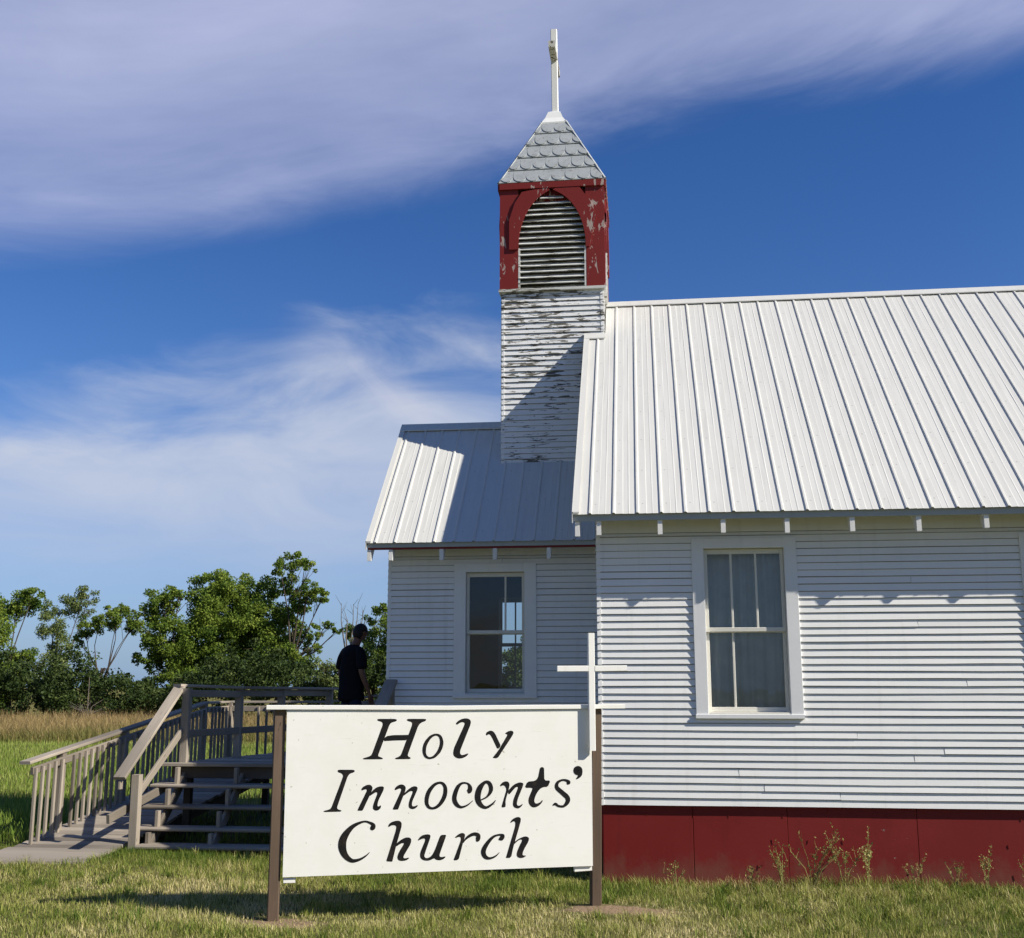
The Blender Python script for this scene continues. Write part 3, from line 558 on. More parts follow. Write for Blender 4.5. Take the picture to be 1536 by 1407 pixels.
for fi,(U,N) in enumerate((((1,0,0),(0,-1,0)),((0,1,0),(1,0,0)),((-1,0,0),(0,1,0)),((0,-1,0),(-1,0,0)))):
    U=V(U);N=V(N); C0=V((CX_,CY_,0)); Zv=V((0,0,1)); O=C0+N*BH
    pr=lambda mbx,pts,t0,t1: mbx.prism(pts,O,U,Zv,N,t0,t1)
    cw_=BH-.455
    for sg in (-1,1):                       # corner boards, a little out of plumb
        j=random.uniform(-.006,.006)
        pr(belfry,[(sg*.456,BZ0),(sg*(BH+(.012 if fi%2==0 else -.002)),BZ0),(sg*(BH+(.012 if fi%2==0 else -.002)),BZ1),(sg*(.456+j),BZ1)],-.03,.012)
        arc=[]
        for k in range(13):
            z=7.62+(8.43-7.62)*k/12; arc.append((sg*arch_half(z),z))
        if sg<0: pts=arc[:-1]+[(-.02,8.432),(-.06,8.47),(-.40,8.42),(-.50,8.26),(-.575,8.02),(-.575,7.60),(-.452,7.60)]
        else: pts=arc[:-1]+[(.02,8.432),(.09,8.478),(.36,8.478),(.52,8.24),(.60,8.0),(.56,7.86),(.50,7.60),(.452,7.60)]
        pr(belfry,pts,.0122,.034)
        jamb.mark(); pr(jamb,[(sg*.454,BZ0+.002),(sg*.430,BZ0+.002),(sg*.430,7.62),(sg*.454,7.62)],-.06,.010)
    pr(belfry,[(-BH-.014,8.462),(BH+.014,8.462),(BH+.014,8.548),(-BH-.014,8.548)],.0,.040)
    pr(belfry,[(-.46,8.30),(.46,8.30),(.46,8.46),(-.46,8.46)],-.10,-.055)
    z=7.075; slats.mark()
    while z<8.40:
        hw=min(.447,arch_half(z+.02)+.045)
        if hw>.06:
            dj=random.uniform(-.012,.012); a=O+U*(-hw)+N*(-.045+dj)+Zv*(z+random.uniform(-.004,.004)); b=O+U*hw+N*(-.045+dj*.3)+Zv*(z+random.uniform(-.006,.006))
            slats.beam(a,b,.135,.013,(N*.62+Zv*.78),.002)
        z+=.0805
belfry_o=belfry.build('belfry',M['belfry'],church)
slats.pieces('louvre_slats',M['slat'],belfry_o); inner.build('belfry_core',M['dark'],belfry_o); jamb.pieces('louvre_jamb',M['slat'],belfry_o)
mb=MB(); mb.beam((CX_+BH+.03,CY_-BH+.05,8.38),(CX_+BH+.065,CY_-BH+.10,8.03),.012,.13,(0,1,0)); mb.build('loose_board',M['belfry'],belfry_o)
# tower roof, fish-scale metal shingles
RZ0,RZ1,RH0,RH1=8.552,9.725,.722,.168
tr_=MB(); hip=MB()
tr_.box(CX_-RH0+.02,CX_+RH0-.02,CY_-RH0+.02,CY_+RH0-.02,8.530,8.551)
for fi,(U,N) in enumerate((((1,0,0),(0,-1,0)),((0,1,0),(1,0,0)),((-1,0,0),(0,1,0)),((0,-1,0),(-1,0,0)))):
    U=V(U);N=V(N);C0=V((CX_,CY_,0)); rise=RZ1-RZ0; run=RH0-RH1; L=math.hypot(rise,run)
    SL=(V((0,0,rise))-N*run)/L; NN=(N*rise+V((0,0,run)))/L; O=C0+N*RH0+V((0,0,RZ0))
    hw=lambda l: RH0+(RH1-RH0)*l/L
    P=lambda s_,l,n_: O+U*s_+SL*l+NN*n_
    rows=5; ex=L/rows
    for r in range(rows):
        l0=r*ex; l1=l0+ex+.004; h0=hw(l0); h1=hw(min(L,l1)); b=.014
        tr_.face([P(-h0,l0,b),P(h0,l0,b),P(h1,l1,.001),P(-h1,l1,.001)]); tr_.face([P(-h0,l0,-.004),P(h0,l0,-.004),P(h0,l0,b),P(-h0,l0,b)])
        w=.176; nn=int(2*h0/w)+2; off=(0 if r%2 else w/2)
        for k in range(-nn,nn):
            sc=k*w+off+random.uniform(-.006,.006); jl=random.uniform(-.02,.02); pts=[]
            for (a_,l_) in ((-.49,.93),(-.49,.50),(-.46,.36),(-.38,.22),(-.24,.11),(-.06,.045),(.12,.03),(.30,.10),(.42,.22),(.48,.38),(.49,.50),(.49,.93)):
                l=l0+ex*(l_+jl*(l_<.9)); s_=sc+a_*w; lim=hw(l)-.01; s_=max(-lim,min(lim,s_)); pts.append((s_,l,l_))
            if max(p[0] for p in pts)-min(p[0] for p in pts)<.04: continue
            nb=lambda l_: b*(1-l_)+.001; lift=lambda l_: .0095*(1-l_)+.0008
            top=[P(s_,l,nb(l_)+lift(l_)) for s_,l,l_ in pts]; bot=[P(s_,l,nb(l_)-.002) for s_,l,l_ in pts]
            tr_.face(top)
            for i in range(len(pts)): 
                j=(i+1)%len(pts); tr_.face([bot[i],bot[j],top[j],top[i]])
    hip.mark()
    for r in range(rows+1):
        a=C0+N*(hw(r*ex))+U*(hw(r*ex)); b2=C0+N*hw(min(L,r*ex+ex*1.02))+U*hw(min(L,r*ex+ex*1.02))
        if r<rows: hip.beam(a+V((0,0,RZ0+rise*r/rows+.016)),b2+V((0,0,RZ0+rise*(r+1.02)/rows+.010)),.034,.010,(N+U)*.5+V((0,0,.6)),.003)
tower_roof=tr_.build('tower_roof',M['shingle'],church); hip.pieces('hip_flashing',M['shingle'],tower_roof)
mb=MB(); prof=[(.188,9.705),(.180,9.72),(.125,9.815),(.088,9.925),(.06,9.945)]
for (U,N) in (((1,0,0),(0,-1,0)),((0,1,0),(1,0,0)),((-1,0,0),(0,1,0)),((0,-1,0),(-1,0,0))):
    U=V(U);N=V(N);C0=V((CX_-.005,CY_,0))
    for (h0,z0),(h1,z1) in zip(prof[:-1],prof[1:]):
        mb.face([C0+N*h0-U*h0+V((0,0,z0)),C0+N*h0+U*h0+V((0,0,z0)),C0+N*h1+U*h1+V((0,0,z1)),C0+N*h1-U*h1+V((0,0,z1))])
    mb.prism([(-.19,9.69),(.19,9.69),(.186,9.715),(-.186,9.715)],C0+N*.186,U,V((0,0,1)),N,-.01,.006)
mb.face([C0+V((sx*.06,sy*.06,9.945)) for sx,sy in ((-1,-1),(1,-1),(1,1),(-1,1))])
mb.build('roof_cap',M['capmetal'],church)
mb=MB(); cx=CX_+.005; mb.beam((cx,YR,9.90),(cx-.012,YR,11.262),.094,.09,(0,1,0),.008)
tcross=mb.build('steeple_cross',M['cross'],church)
mb=MB(); mb.beam((cx-.008,YR-.048,10.80),(cx-.012,YR-.40,10.805),.098,.10,ch=.006); mb.beam((cx-.008,YR+.048,10.80),(cx-.006,YR+.40,10.79),.098,.10,ch=.006); mb.build('crossbar',M['crossbare'],tcross)
mb=MB(); mb.tube([(cx+.05,YR-.1,10.75),(cx+.058,YR-.1,10.62),(cx+.06,YR-.1,10.45)],[.004,.004,.003],5); mb.build('loose_wire',M['dark'],tcross)
# ---------------------------------------------------------------- entrance deck, stairs and ramp
deck=thing('entrance_deck','weathered grey wooden entrance deck with open stairs and long railed ramp beside church','wooden deck',(-4.6,14.5,0))
DZ=.925
def dx0(y): return -5.80+(y-13.75)*.255-.09
W_=M['deck']; WD=M['deckdark']
mb=MB(); y=13.56
while y<17.35:
    x0=-6.02 if y<13.62 else dx0(y+.07); mb.box(x0+random.uniform(-.008,.008),XVL-.03,y,y+.136,DZ-.038,DZ+random.uniform(-.002,.002)); y+=.142
landing=mb.build('landing',W_,deck)
mb=MB(); mb.box(-5.9,XVL-.04,13.66,13.70,DZ-.185,DZ-.04); mb.box(-5.0,XVL-.04,17.25,17.29,DZ-.185,DZ-.04)
mb.beam((dx0(13.7)+.06,13.70,DZ-.11),(dx0(17.3)+.06,17.28,DZ-.11),.04,.14); 
for x in (-5.0,-4.3,-3.6): mb.box(x-.02,x+.02,13.705,17.245,DZ-.185,DZ-.04)
for (x,y) in ((-5.72,13.78),(-4.55,13.78),(-3.3,13.78),(-4.9,17.1),(-3.3,17.1),(-4.9,15.5)): mb.box(x-.045,x+.045,y-.045,y+.045,-.2,DZ-.05)
mb.build('joists',WD,landing)
# staircase
stair=None
mb=MB()
steps=[(.47,12.62-.02,.045),(.0,12.86,.245),(.0,13.11,.465),(.0,13.36,.69)]
sx=[(-5.80,12.54,.088),(-5.99,12.86,.245),(-6.02,13.11,.465),(-6.03,13.36,.690)]
sp=[]
for x in (-5.74,-4.99,-4.15,-3.22):
    mb.mark(); mb.beam((x,12.74,.0),(x,13.70,.76),.038,.13)
    for (yf,z0,z1) in ((12.70,.0,.205),(12.93,.205,.425),(13.18,.425,.65),(13.43,.65,.885)): mb.box(x-.021,x+.021,yf,yf+.075,z0-.04,z1)
stair=mb.pieces('stair_stringer',W_,deck)[0]
for (x0,y,z) in sx:
    mb=MB(); mb.beam((x0,y+.13,z-.02),(-3.13,y+.13,z-.02+random.uniform(-.006,.006)),.285,.040,ch=.014); mb.build('tread',W_,stair)
def rail(name,p0,p1,w,h,parent,mat=None,up=(0,0,1)):
    mb=MB(); mb.beam(p0,p1,w,h,up,.006); return mb.build(name,mat or W_,parent)
# stair handrails
mb=MB(); mb.beam((-5.855,12.62,-.15),(-5.862,12.62,.86),.098,.098,(0,1,0),.006); newel=mb.build('newel_post',W_,deck)
mb=MB(); mb.beam((-5.79,13.76,.70),(-5.795,13.76,1.835),.098,.098,(0,1,0),.006); mb.build('newel_post',W_,deck)
hand=rail('handrail',(-5.955,12.36,.835),(-5.905,13.80,1.868),.148,.038,deck)
rail('lower_rail',(-5.835,12.60,.64),(-5.83,13.72,1.30),.036,.092,hand)
rail('handrail_cleat',(-5.955,12.40,.80),(-5.955,12.40,.715),.03,.07,hand,up=(0,1,0))
rail('newel_post',(-3.06,12.10,-.1),(-3.06,12.10,1.10),.095,.095,deck,up=(0,1,0)); rail('newel_post',(-2.98,12.96,-.1),(-2.98,12.96,1.86),.09,.09,deck,up=(0,1,0))
hand2=rail('handrail',(-3.09,11.80,.98),(-2.985,13.03,1.925),.150,.038,deck)
rail('lower_rail',(-3.10,12.08,.72),(-3.02,12.94,1.38),.036,.09,hand2)
# railing along the open side of the landing
pl=[(-5.79,13.76),(-5.50,14.82),(-5.24,15.82),(-4.93,17.22)]
lr=rail('landing_railing',(-5.93,13.74,1.872),(-5.49,14.82,1.842),.14,.036,deck); rail('cap_board',(-5.49,14.82,1.842),(-5.23,15.82,1.836),.14,.036,lr); rail('cap_board',(-5.23,15.82,1.836),(-4.86,17.25,1.825),.14,.036,lr)
for (x,y) in pl[1:]: rail('post',(x,y,.72),(x,y,1.82),.095,.095,lr,up=(0,1,0))
for a,b in zip(pl[:-1],pl[1:]):
    rail('middle_rail',(a[0]+.03,a[1],1.275),(b[0]+.03,b[1],1.275),.036,.088,lr); rail('top_rail',(a[0]+.03,a[1],1.77),(b[0]+.03,b[1],1.755),.036,.088,lr)
# ramp: climbs beside the stairs, a little askew to the church, to a small platform and back to the landing
rz=lambda y: .08+(y-12.52)*.137
xl=lambda y: -7.19+(y-12.6)*.07
RW=1.22; YP=16.90; YC=17.85; ZPL=.695
mb=MB(); y=12.42
while y<YP-.10:
    mb.beam((xl(y+.07),y+.07,rz(y+.07)-.017),(xl(y+.07)+RW+random.uniform(-.012,.012),y+.07,rz(y+.07)-.017+random.uniform(-.006,.006)),.131,.036,(0,-.137,1),.008); y+=.1445
y=YP
while y<YC+.05:
    mb.beam((xl(YP)-.02,y+.065,ZPL-.018),(-5.10,y+.065,ZPL-.018+random.uniform(-.004,.004)),.134,.036,(0,0,1),.006); y+=.1445
ramp=mb.build('ramp_boards',W_,deck)
mb=MB(); mb.prism([(11.70,-.02),(12.43,rz(12.43)-.03),(12.43,rz(12.43)-.004),(11.72,.026)],(0,0,0),(0,1,0),(0,0,1),(1,0,0),-7.26,-5.98); mb.build('ramp_toe_plate',W_,ramp)
mb=MB()
for o in (.03,.6,RW-.06): mb.beam((xl(12.5)+o,12.5,rz(12.5)-.09),(xl(YP)+o,YP,rz(YP)-.12),.036,.13)
for (o,y) in ((.05,14.2),(RW-.08,14.2),(.05,15.4),(RW-.08,15.4),(.05,16.8),(RW-.08,16.8)): mb.box(xl(y)+o-.045,xl(y)+o+.045,y-.045,y+.045,-.2,rz(min(y,15.8))-.05)
mb.build('ramp_joists',WD,ramp)
rail('kick_rail',(-5.99,12.22,.405),(-5.93,13.6,.64),.036,.10,ramp)
rb=lambda y: xl(y)+.05; cz=lambda y: 1.002+(y-12.52)*.137; ZC=1.612
rr=rail('ramp_railing',(rb(12.44),12.44,cz(12.44)),(rb(YP+.02),YP+.02,cz(YP+.02)),.140,.036,deck)
rail('cap_board',(rb(YP)+.01,YP+.04,ZC),(rb(YC)-.06,YC+.08,ZC),.140,.036,rr); rail('cap_board',(rb(YC)-.12,YC+.02,ZC),(-5.15,YC+.10,ZC),.140,.036,rr); rail('cap_board',(-5.15,YC+.10,ZC),(-3.7,YC+.34,1.80),.140,.036,rr)
rail('top_rail',(rb(12.5)+.055,12.50,cz(12.50)-.105),(rb(YP)+.055,YP-.04,cz(YP-.04)-.105),.036,.088,rr); rail('top_rail',(rb(YP)+.06,YP,ZC-.105),(rb(YC)-.02,YC,ZC-.105),.036,.088,rr)
rail('top_rail',(rb(YC)-.03,YC-.03,ZC-.105),(-5.15,YC+.05,ZC-.105),.036,.088,rr); rail('top_rail',(-5.15,YC+.05,ZC-.105),(-3.75,YC+.29,1.69),.036,.088,rr)
for (y,zb) in ((13.16,-.1),(14.6,-.1),(YP,.1),(YC,.1)):
    rail('post',(rb(y)+.005,y,zb),(rb(y)+.005,y,(cz(y) if y<YP else ZC)-.018),.092,.092,rr,up=(0,1,0))
for (x,y,zc) in ((-5.15,YC+.08,ZC),(-3.75,YC+.32,1.79)): rail('post',(x,y,0),(x,y,zc-.018),.09,.09,rr,up=(0,1,0))
bal=[]
y=12.53
while y<YC-.05:
    if min(abs(y-q) for q in (13.16,14.6,YP,YC))>.075:
        zt_=(cz(y) if y<YP else ZC)-.075; zb=min(rz(y),ZPL)-.11+(.06 if y<12.9 else 0)
        bal.append(((rb(y)+.092,y,zb),(rb(y)+.092+random.uniform(-.006,.006),y+random.uniform(-.006,.006),zt_)))
    y+=.128
x=-6.28
while x<-3.8:
    zc=ZC if x<-5.15 else ZC+(x+5.15)/1.45*.19; yy=YC-.07+(.04+(x+6.3)*.06 if x<-5.15 else .11+(x+5.15)*.165)
    if abs(x+5.15)>.07: bal.append(((x,yy,.62),(x,yy,zc-.075)))
    x+=.135
for a,b in bal: rail('baluster',a,b,.037,.037,rr,up=(0,1,0))
# ---------------------------------------------------------------- sign
SL_=V((-2.9928,9.15,0)); SU=V((.96333,.2683,0)); SN=V((.2683,-.96333,0)); SZ=V((0,0,1))
def S3(u,v,z): return SL_+SU*u+SN*v+SZ*z
sign=thing('church_sign','white painted wooden sign on two brown posts with hand lettering and a white cross','sign',tuple(S3(1.3,0,0)))
mb=MB(); mb.prism([(.013,1.660),(.022,1.0),(.029,.337),(1.3,.352),(2.603,.366),(2.606,1.0),(2.609,1.662),(1.3,1.658)],SL_,SU,SZ,SN,-.016,0)
panel=mb.build('panel',M['sign'],sign)
LET=MB()
def chaikin(p):
    out=[]; n=len(p)
    for i in range(n):
        a=p[i];b=p[(i+1)%n]; L=math.hypot(b[0]-a[0],b[1]-a[1]); k=.25 if L<.05 else .012/max(L,.02)
        out+= [(a[0]+(b[0]-a[0])*k,a[1]+(b[1]-a[1])*k),(b[0]-(b[0]-a[0])*k,b[1]-(b[1]-a[1])*k)]
    return out
lift=0
for p in LETTER_SHAPES:
    LET.prism(chaikin(p),SL_,SU,SZ,SN,-.002,.0006+lift*.00006); lift+=1
def catmull(p,m=6):
    p=[np.array(q,float) for q in p]; closed=np.allclose(p[0][:2],p[-1][:2])
    g=lambda i: p[i%(len(p)-1)] if closed else p[max(0,min(len(p)-1,i))]
    out=[]
    for i in range(len(p)-1):
        a,b,c,d=g(i-1),g(i),g(i+1),g(i+2)
        for k in range(m):
            t=k/m; out.append(.5*((2*b)+(-a+c)*t+(2*a-5*b+4*c-d)*t*t+(-a+3*b-3*c+d)*t**3))
    out.append(p[-1]); return out
for p in LETTER_STROKES:
    q=catmull(p); l=[];r=[]
    closed=abs(p[0][0]-p[-1][0])<1e-4 and abs(p[0][1]-p[-1][1])<1e-4
    for i in range(len(q)):
        if closed: d=q[(i+1)%(len(q)-1)][:2]-q[(i-1)%(len(q)-1)][:2]
        else: d=q[min(i+1,len(q)-1)][:2]-q[max(i-1,0)][:2]
        d=d/ (np.linalg.norm(d)+1e-9); nn=np.array([-d[1],d[0]])*max(q[i][2],.002)/2
        l.append(q[i][:2]+nn); r.append(q[i][:2]-nn)
    h=.0006+lift*.00006; lift+=1
    for i in range(len(q)-1):
        LET.face([S3(*(list(x_)[0:1]+[h]+list(x_)[1:2])) for x_ in (r[i],r[i+1],l[i+1],l[i])])
LET.build('lettering',M['letters'],panel)
def sbeam(name,a,b,w,h,mat,parent=sign,up=None,ch=.005):
    mb=MB(); mb.beam(S3(*a),S3(*b),w,h,up or SN,ch); return mb.build(name,mat,parent)
sbeam('post',(-.038,-.068,-.35),(-.045,-.068,1.662),.092,.092,M['post'],ch=.008); sbeam('post',(2.632,-.068,-.3),(2.662,-.068,1.664),.088,.092,M['post'],ch=.008)
mb=MB(); 
cp=[(-.154,1.684),(.6,1.681),(1.35,1.676),(2.1,1.681),(2.906,1.684)]
for a,b in zip(cp[:-1],cp[1:]): mb.beam(S3(a[0],-.045,a[1]),S3(b[0],-.045,b[1]),.125,.036,SZ,.003)
mb.build('cap_rail',M['sign'],sign)
sbeam('cleat',(.035,-.045,.303),(.13,-.045,.303),.05,.036,M['sign'],up=SZ); sbeam('cleat',(2.45,-.045,.338),(2.60,-.045,.345),.05,.045,M['sign'],up=SZ)
sbeam('batten',(.03,-.035,.42),(2.59,-.035,.44),.035,.07,M['sign'],up=SZ); sbeam('batten',(.03,-.035,1.58),(2.59,-.035,1.58),.035,.07,M['sign'],up=SZ)
cr=sbeam('sign_cross',(2.601,.042,1.314),(2.603,.042,2.315),.058,.036,M['cross']); 
mb=MB(); mb.beam(S3(2.300,.044,2.006),S3(2.574,.044,2.008),.036,.050,SZ,.004); mb.beam(S3(2.632,.044,2.008),S3(2.919,.044,2.012),.036,.050,SZ,.004); mb.build('crossbar',M['cross'],cr)
# ---------------------------------------------------------------- person
def skin_mesh(name,verts,edges,mat,parent,levels=2,root=0):
    me=bpy.data.meshes.new(name+'_base'); base=world_base(parent)
    me.from_pydata([tuple(V(v[0])-base) for v in verts],edges,[]); o=bpy.data.objects.new(name,me); COL.objects.link(o)
    md=o.modifiers.new('s','SKIN'); md.use_smooth_shade=True; md.branch_smoothing=.6
    for i,v in enumerate(verts):
        sv=me.skin_vertices[0].data[i]; r=v[1]; sv.radius=r if hasattr(r,'__len__') else (r,r); sv.use_root=(i==root)
    sb=o.modifiers.new('ss','SUBSURF'); sb.levels=levels; sb.render_levels=levels
    dg=bpy.context.evaluated_depsgraph_get(); dg.update(); nm=bpy.data.meshes.new_from_object(o.evaluated_get(dg))
    bpy.data.objects.remove(o); nm.name=name; nm.materials.clear(); nm.materials.append(mat)
    nm.polygons.foreach_set('use_smooth',[True]*len(nm.polygons))
    return link(name,nm,parent)
PB=V((-3.862,14.52,DZ)); PF=V((.66,.75,0)).normalized(); PR=V((PF.y,-PF.x,0))
def pp(r,f,u): return PB+PR*r+PF*f+V((0,0,u))
person=thing('person','person in black t-shirt with short black hair, standing on the deck, back turned','person',tuple(PB))
bv=[];be=[]
def bone(pts,start=None):
    i0=start
    for (r,f,u,rad) in pts:
        bv.append((pp(r,f,u),rad)); k=len(bv)-1
        if i0 is not None: be.append((i0,k))
        i0=k
    return i0
pel=bone([(0,0,.96,(.095,.07))])
ch_=bone([(0,.0,1.08,(.112,.080)),(0,.01,1.24,(.125,.085)),(0,.015,1.35,(.100,.070))],pel)
nk=bone([(0,.035,1.47,(.060,.062)),(0,.075,1.535,(.058,.062))],ch_)
bone([(0,.100,1.60,(.055,.060))],nk)
hands=[]
for sg in (-1,1):
    hipj=bone([(sg*.090,.0,.86,(.056,.058)),(sg*.115,.03*(1 if sg>0 else -1)+.01,.50,(.048,.050)),(sg*.120,.06*(1 if sg>0 else -1)-.02,.10,(.042,.046)),(sg*.125,.06*(1 if sg>0 else -1)+.01,.045,(.04,.034)),(sg*.135,.06*(1 if sg>0 else -1)+.14,.03,(.042,.026))],pel)
    sh=bone([(sg*.150,.01,1.375,(.048,.048)),(sg*.212,-.005,1.29,(.046,.046)),(sg*.245,-.02,1.13,(.041,.041)),(sg*.262,.035,.98,(.038,.038)),(sg*.268,.085,.875,(.024,.030)),(sg*.270,.10,.835,(.020,.036)),(sg*.268,.118,.792,(.017,.040))],ch_)
    for q,(df,ln,cur) in enumerate(((-.028,.062,.010),(-.010,.078,.016),(.010,.082,.020),(.029,.074,.024))):
        a=(sg*.267,.122+df,.760,.0095); b=(sg*.262,.126+df+cur*.6,.760-ln*.45,.0085); c=(sg*(.252),.130+df+cur*1.5,.760-ln*.85,.0075); d=(sg*.243,.134+df+cur*2.0,.760-ln*1.05,.006)
        bone([a,b,c,d],sh)
    bone([(sg*.258,.150,.815,.011),(sg*.250,.168,.785,.010),(sg*.243,.176,.757,.008)],len(bv)-17-0 if False else sh)
body=skin_mesh('body',bv,be,M['skin'],person,2,0)
# nose, ears, eyes as part of the head are too small to see at this distance but keep the profile
mb=MB(); mb.tube([pp(0,.218,1.655),pp(0,.238,1.625),pp(0,.222,1.612)],[.008,.014,.009],7)
for sg in (-1,1): mb.tube([pp(sg*.077,.118,1.66),pp(sg*.090,.108,1.64),pp(sg*.082,.116,1.61)],[.010,.016,.008],7)
mb.build('ears_and_nose',M['skin'],body,True)
sv_=bv; bv=[];be=[]
a=bone([(0,-.005,.725,(.20,.155)),(0,-.005,.80,(.196,.152)),(0,-.005,.95,(.176,.132)),(0,.0,1.10,(.192,.138)),(0,.008,1.25,(.203,.142)),(0,.008,1.38,(.186,.132)),(0,.034,1.465,(.078,.074))])
for sg in (-1,1): bone([(sg*.150,.005,1.40,(.088,.088)),(sg*.226,-.004,1.30,(.080,.080)),(sg*.252,-.018,1.14,(.074,.074))],5)
skin_mesh('tshirt',bv,be,M['shirt'],person,2,0)
bv=[];be=[]
bone([(0,0,.97,(.135,.10)),(0,0,.90,(.140,.105))])
for sg in (-1,1):
    s2=.03*(1 if sg>0 else -1)
    bone([(sg*.088,.0,.78,(.088,.092)),(sg*.115,s2+.01,.50,(.076,.080)),(sg*.120,s2*2-.02,.13,(.066,.070)),(sg*.120,s2*2-.015,.07,(.066,.072))],1)
skin_mesh('jeans',bv,be,M['jeans'],person,2,0)
def ell(c,rad,keep,mat,name,parent,tilt=.45):
    mb=MB(); nu,nv=24,16; ct,st=math.cos(tilt),math.sin(tilt)
    def Q(i,j):
        a=2*math.pi*i/nu; b=math.pi*j/nv; r,f,u=rad[0]*math.sin(b)*math.cos(a),rad[1]*math.sin(b)*math.sin(a),rad[2]*math.cos(b)
        return (r,f,u),pp(c[0]+r,c[1]+f*ct+u*st,c[2]-f*st+u*ct)
    for i in range(nu):
        for j in range(nv):
            q=[Q(i,j),Q(i+1,j),Q(i+1,j+1),Q(i,j+1)]
            if keep(*[sum(k[0][m] for k in q)/4 for m in range(3)]): mb.face([k[1] for k in q])
    return mb.build(name,mat,parent,True)
ell((0,.120,1.640),(.078,.098,.118),lambda r,f,u:True,M['skin'],'head',body)
ell((0,.114,1.645),(.087,.106,.122),lambda r,f,u:u>.02 or (f<.01 and u>-.095),M['hair'],'hair',person)
for sg in (-1,1):
    s2=.06*(1 if sg>0 else -1); bv=[];be=[]
    bone([(sg*.120,s2-.05,.045,(.042,.042)),(sg*.125,s2+.02,.050,(.046,.044)),(sg*.133,s2+.12,.035,(.050,.034)),(sg*.136,s2+.185,.03,(.035,.024))]); skin_mesh('shoe',bv,be,M['shoe'],person,2,1)

# ---------------------------------------------------------------- trees
def leaf_cloud(centres,counts,rad,size,seed,flat=.8,droop=.2):
    rng=np.random.default_rng(seed); P=[];T=[]
    for c,n,r in zip(centres,counts,rad):
        q=rng.normal(0,1,(n,3)); q/=np.linalg.norm(q,axis=1)[:,None]+1e-9; q*=(rng.random(n)**.45)[:,None]*r; q[:,2]*=flat
        P.append(np.array(c)+q); T.append(np.clip(rng.normal(rng.normal(.45,.16),.16,n),0,1))
    P=np.concatenate(P);T=np.concatenate(T);n=len(P)
    a=rng.normal(0,1,(n,3)); a[:,2]-=droop; a/=np.linalg.norm(a,axis=1)[:,None]
    b=rng.normal(0,1,(n,3)); b=np.cross(a,b); b/=np.linalg.norm(b,axis=1)[:,None]
    s=size*rng.uniform(.6,1.35,n)[:,None]
    v=np.stack([P-a*s*.5,P+b*s*.31-a*s*.05,P+a*s*.55,P-b*s*.31-a*s*.05],1).reshape(-1,3)
    f=np.arange(4*n).reshape(-1,4); return v,f,np.repeat(T,4)
def make_tree(name,label,cat,Y,bx,blobs,seed,mat='leaf',dens=1.,size=.17,group=None,trunk_r=.16,bare=False,multi=1):
    rng=random.Random(seed); t=thing(name,label,cat,(bx,Y,0),group)
    cent=[];cnt=[];rad=[];targets=[]
    for (x,z,rx,rz) in blobs:
        rx*=1.12; rz*=1.10
        yo=Y+rng.uniform(-1,1)*min(1.3,rx*1.0); targets.append((x,yo,z,rx))
        area=rx*rz; n=max(6,int(area*17*dens)+4)
        for _ in range(n):
            while True:
                d=V((rng.uniform(-1,1),rng.uniform(-1,1),rng.uniform(-1,1)))
                if .28<d.length<1: break
            cr=min(rx,rz)*rng.uniform(.22,.42)+.05
            cent.append((x+d.x*rx*.92,yo+d.y*rx*.8,z+d.z*rz*.92)); rad.append(cr); cnt.append(int(62*rng.uniform(.5,1.25)*max(.5,min(1.8,cr/.3))))
    v,f,ti=leaf_cloud(cent,[int(c_*1.9) for c_ in cnt],rad,size*.74,seed)
    me=fast_mesh('crown',v-np.array([bx,Y,0]),f,M[mat],4,ti); link('crown',me,t)
    mb=MB(); zs=[b[1] for b in blobs]; top=sum(zs)/len(zs); mx=sum(b[0] for b in blobs)/len(blobs)
    forks=[]
    for m in range(multi):
        ox=rng.uniform(-.25,.25)*(m>0); hx=bx+(mx-bx)*.5+rng.uniform(-.5,.5)*(m>0); hz=top*.55
        mb.tube([(bx+ox,Y,-.2),(bx+ox*1.3,Y,hz*.35),(bx+(hx-bx)*.6+ox,Y+rng.uniform(-.2,.2),hz*.7),(hx,Y,hz)],[trunk_r*1.25,trunk_r,trunk_r*.85,trunk_r*.7],8); forks.append((hx,Y,hz))
    for (x,y,z,rx) in targets:
        a=min(forks,key=lambda q:abs(q[0]-x)+.3*abs(q[2]-z)); a=V(a)
        if z<a.z: a=V((bx+(a.x-bx)*.5,Y,max(.4,z*.55)))
        b=V((x,y,z)); mid=a.lerp(b,.5)+V((rng.uniform(-.2,.2),rng.uniform(-.2,.2),-.12*abs(x-a.x)))
        mb.tube([a,a.lerp(mid,.5)+V((0,0,-.05)),mid,b],[trunk_r*.40,trunk_r*.27,trunk_r*.19,.018],6)
        for _ in range(5 if not bare else 8):
            e=b+V((rng.uniform(-1,1)*rx,rng.uniform(-.6,.6)*rx,rng.uniform(-.4,.8)*rx*.6)); c_=mid.lerp(b,rng.uniform(.3,1))
            mb.tube([c_,c_.lerp(e,.55)+V((0,0,.06)),e],[trunk_r*.12,.012,.006],4)
    mb.build('trunk',M['bark'],t,True); return t
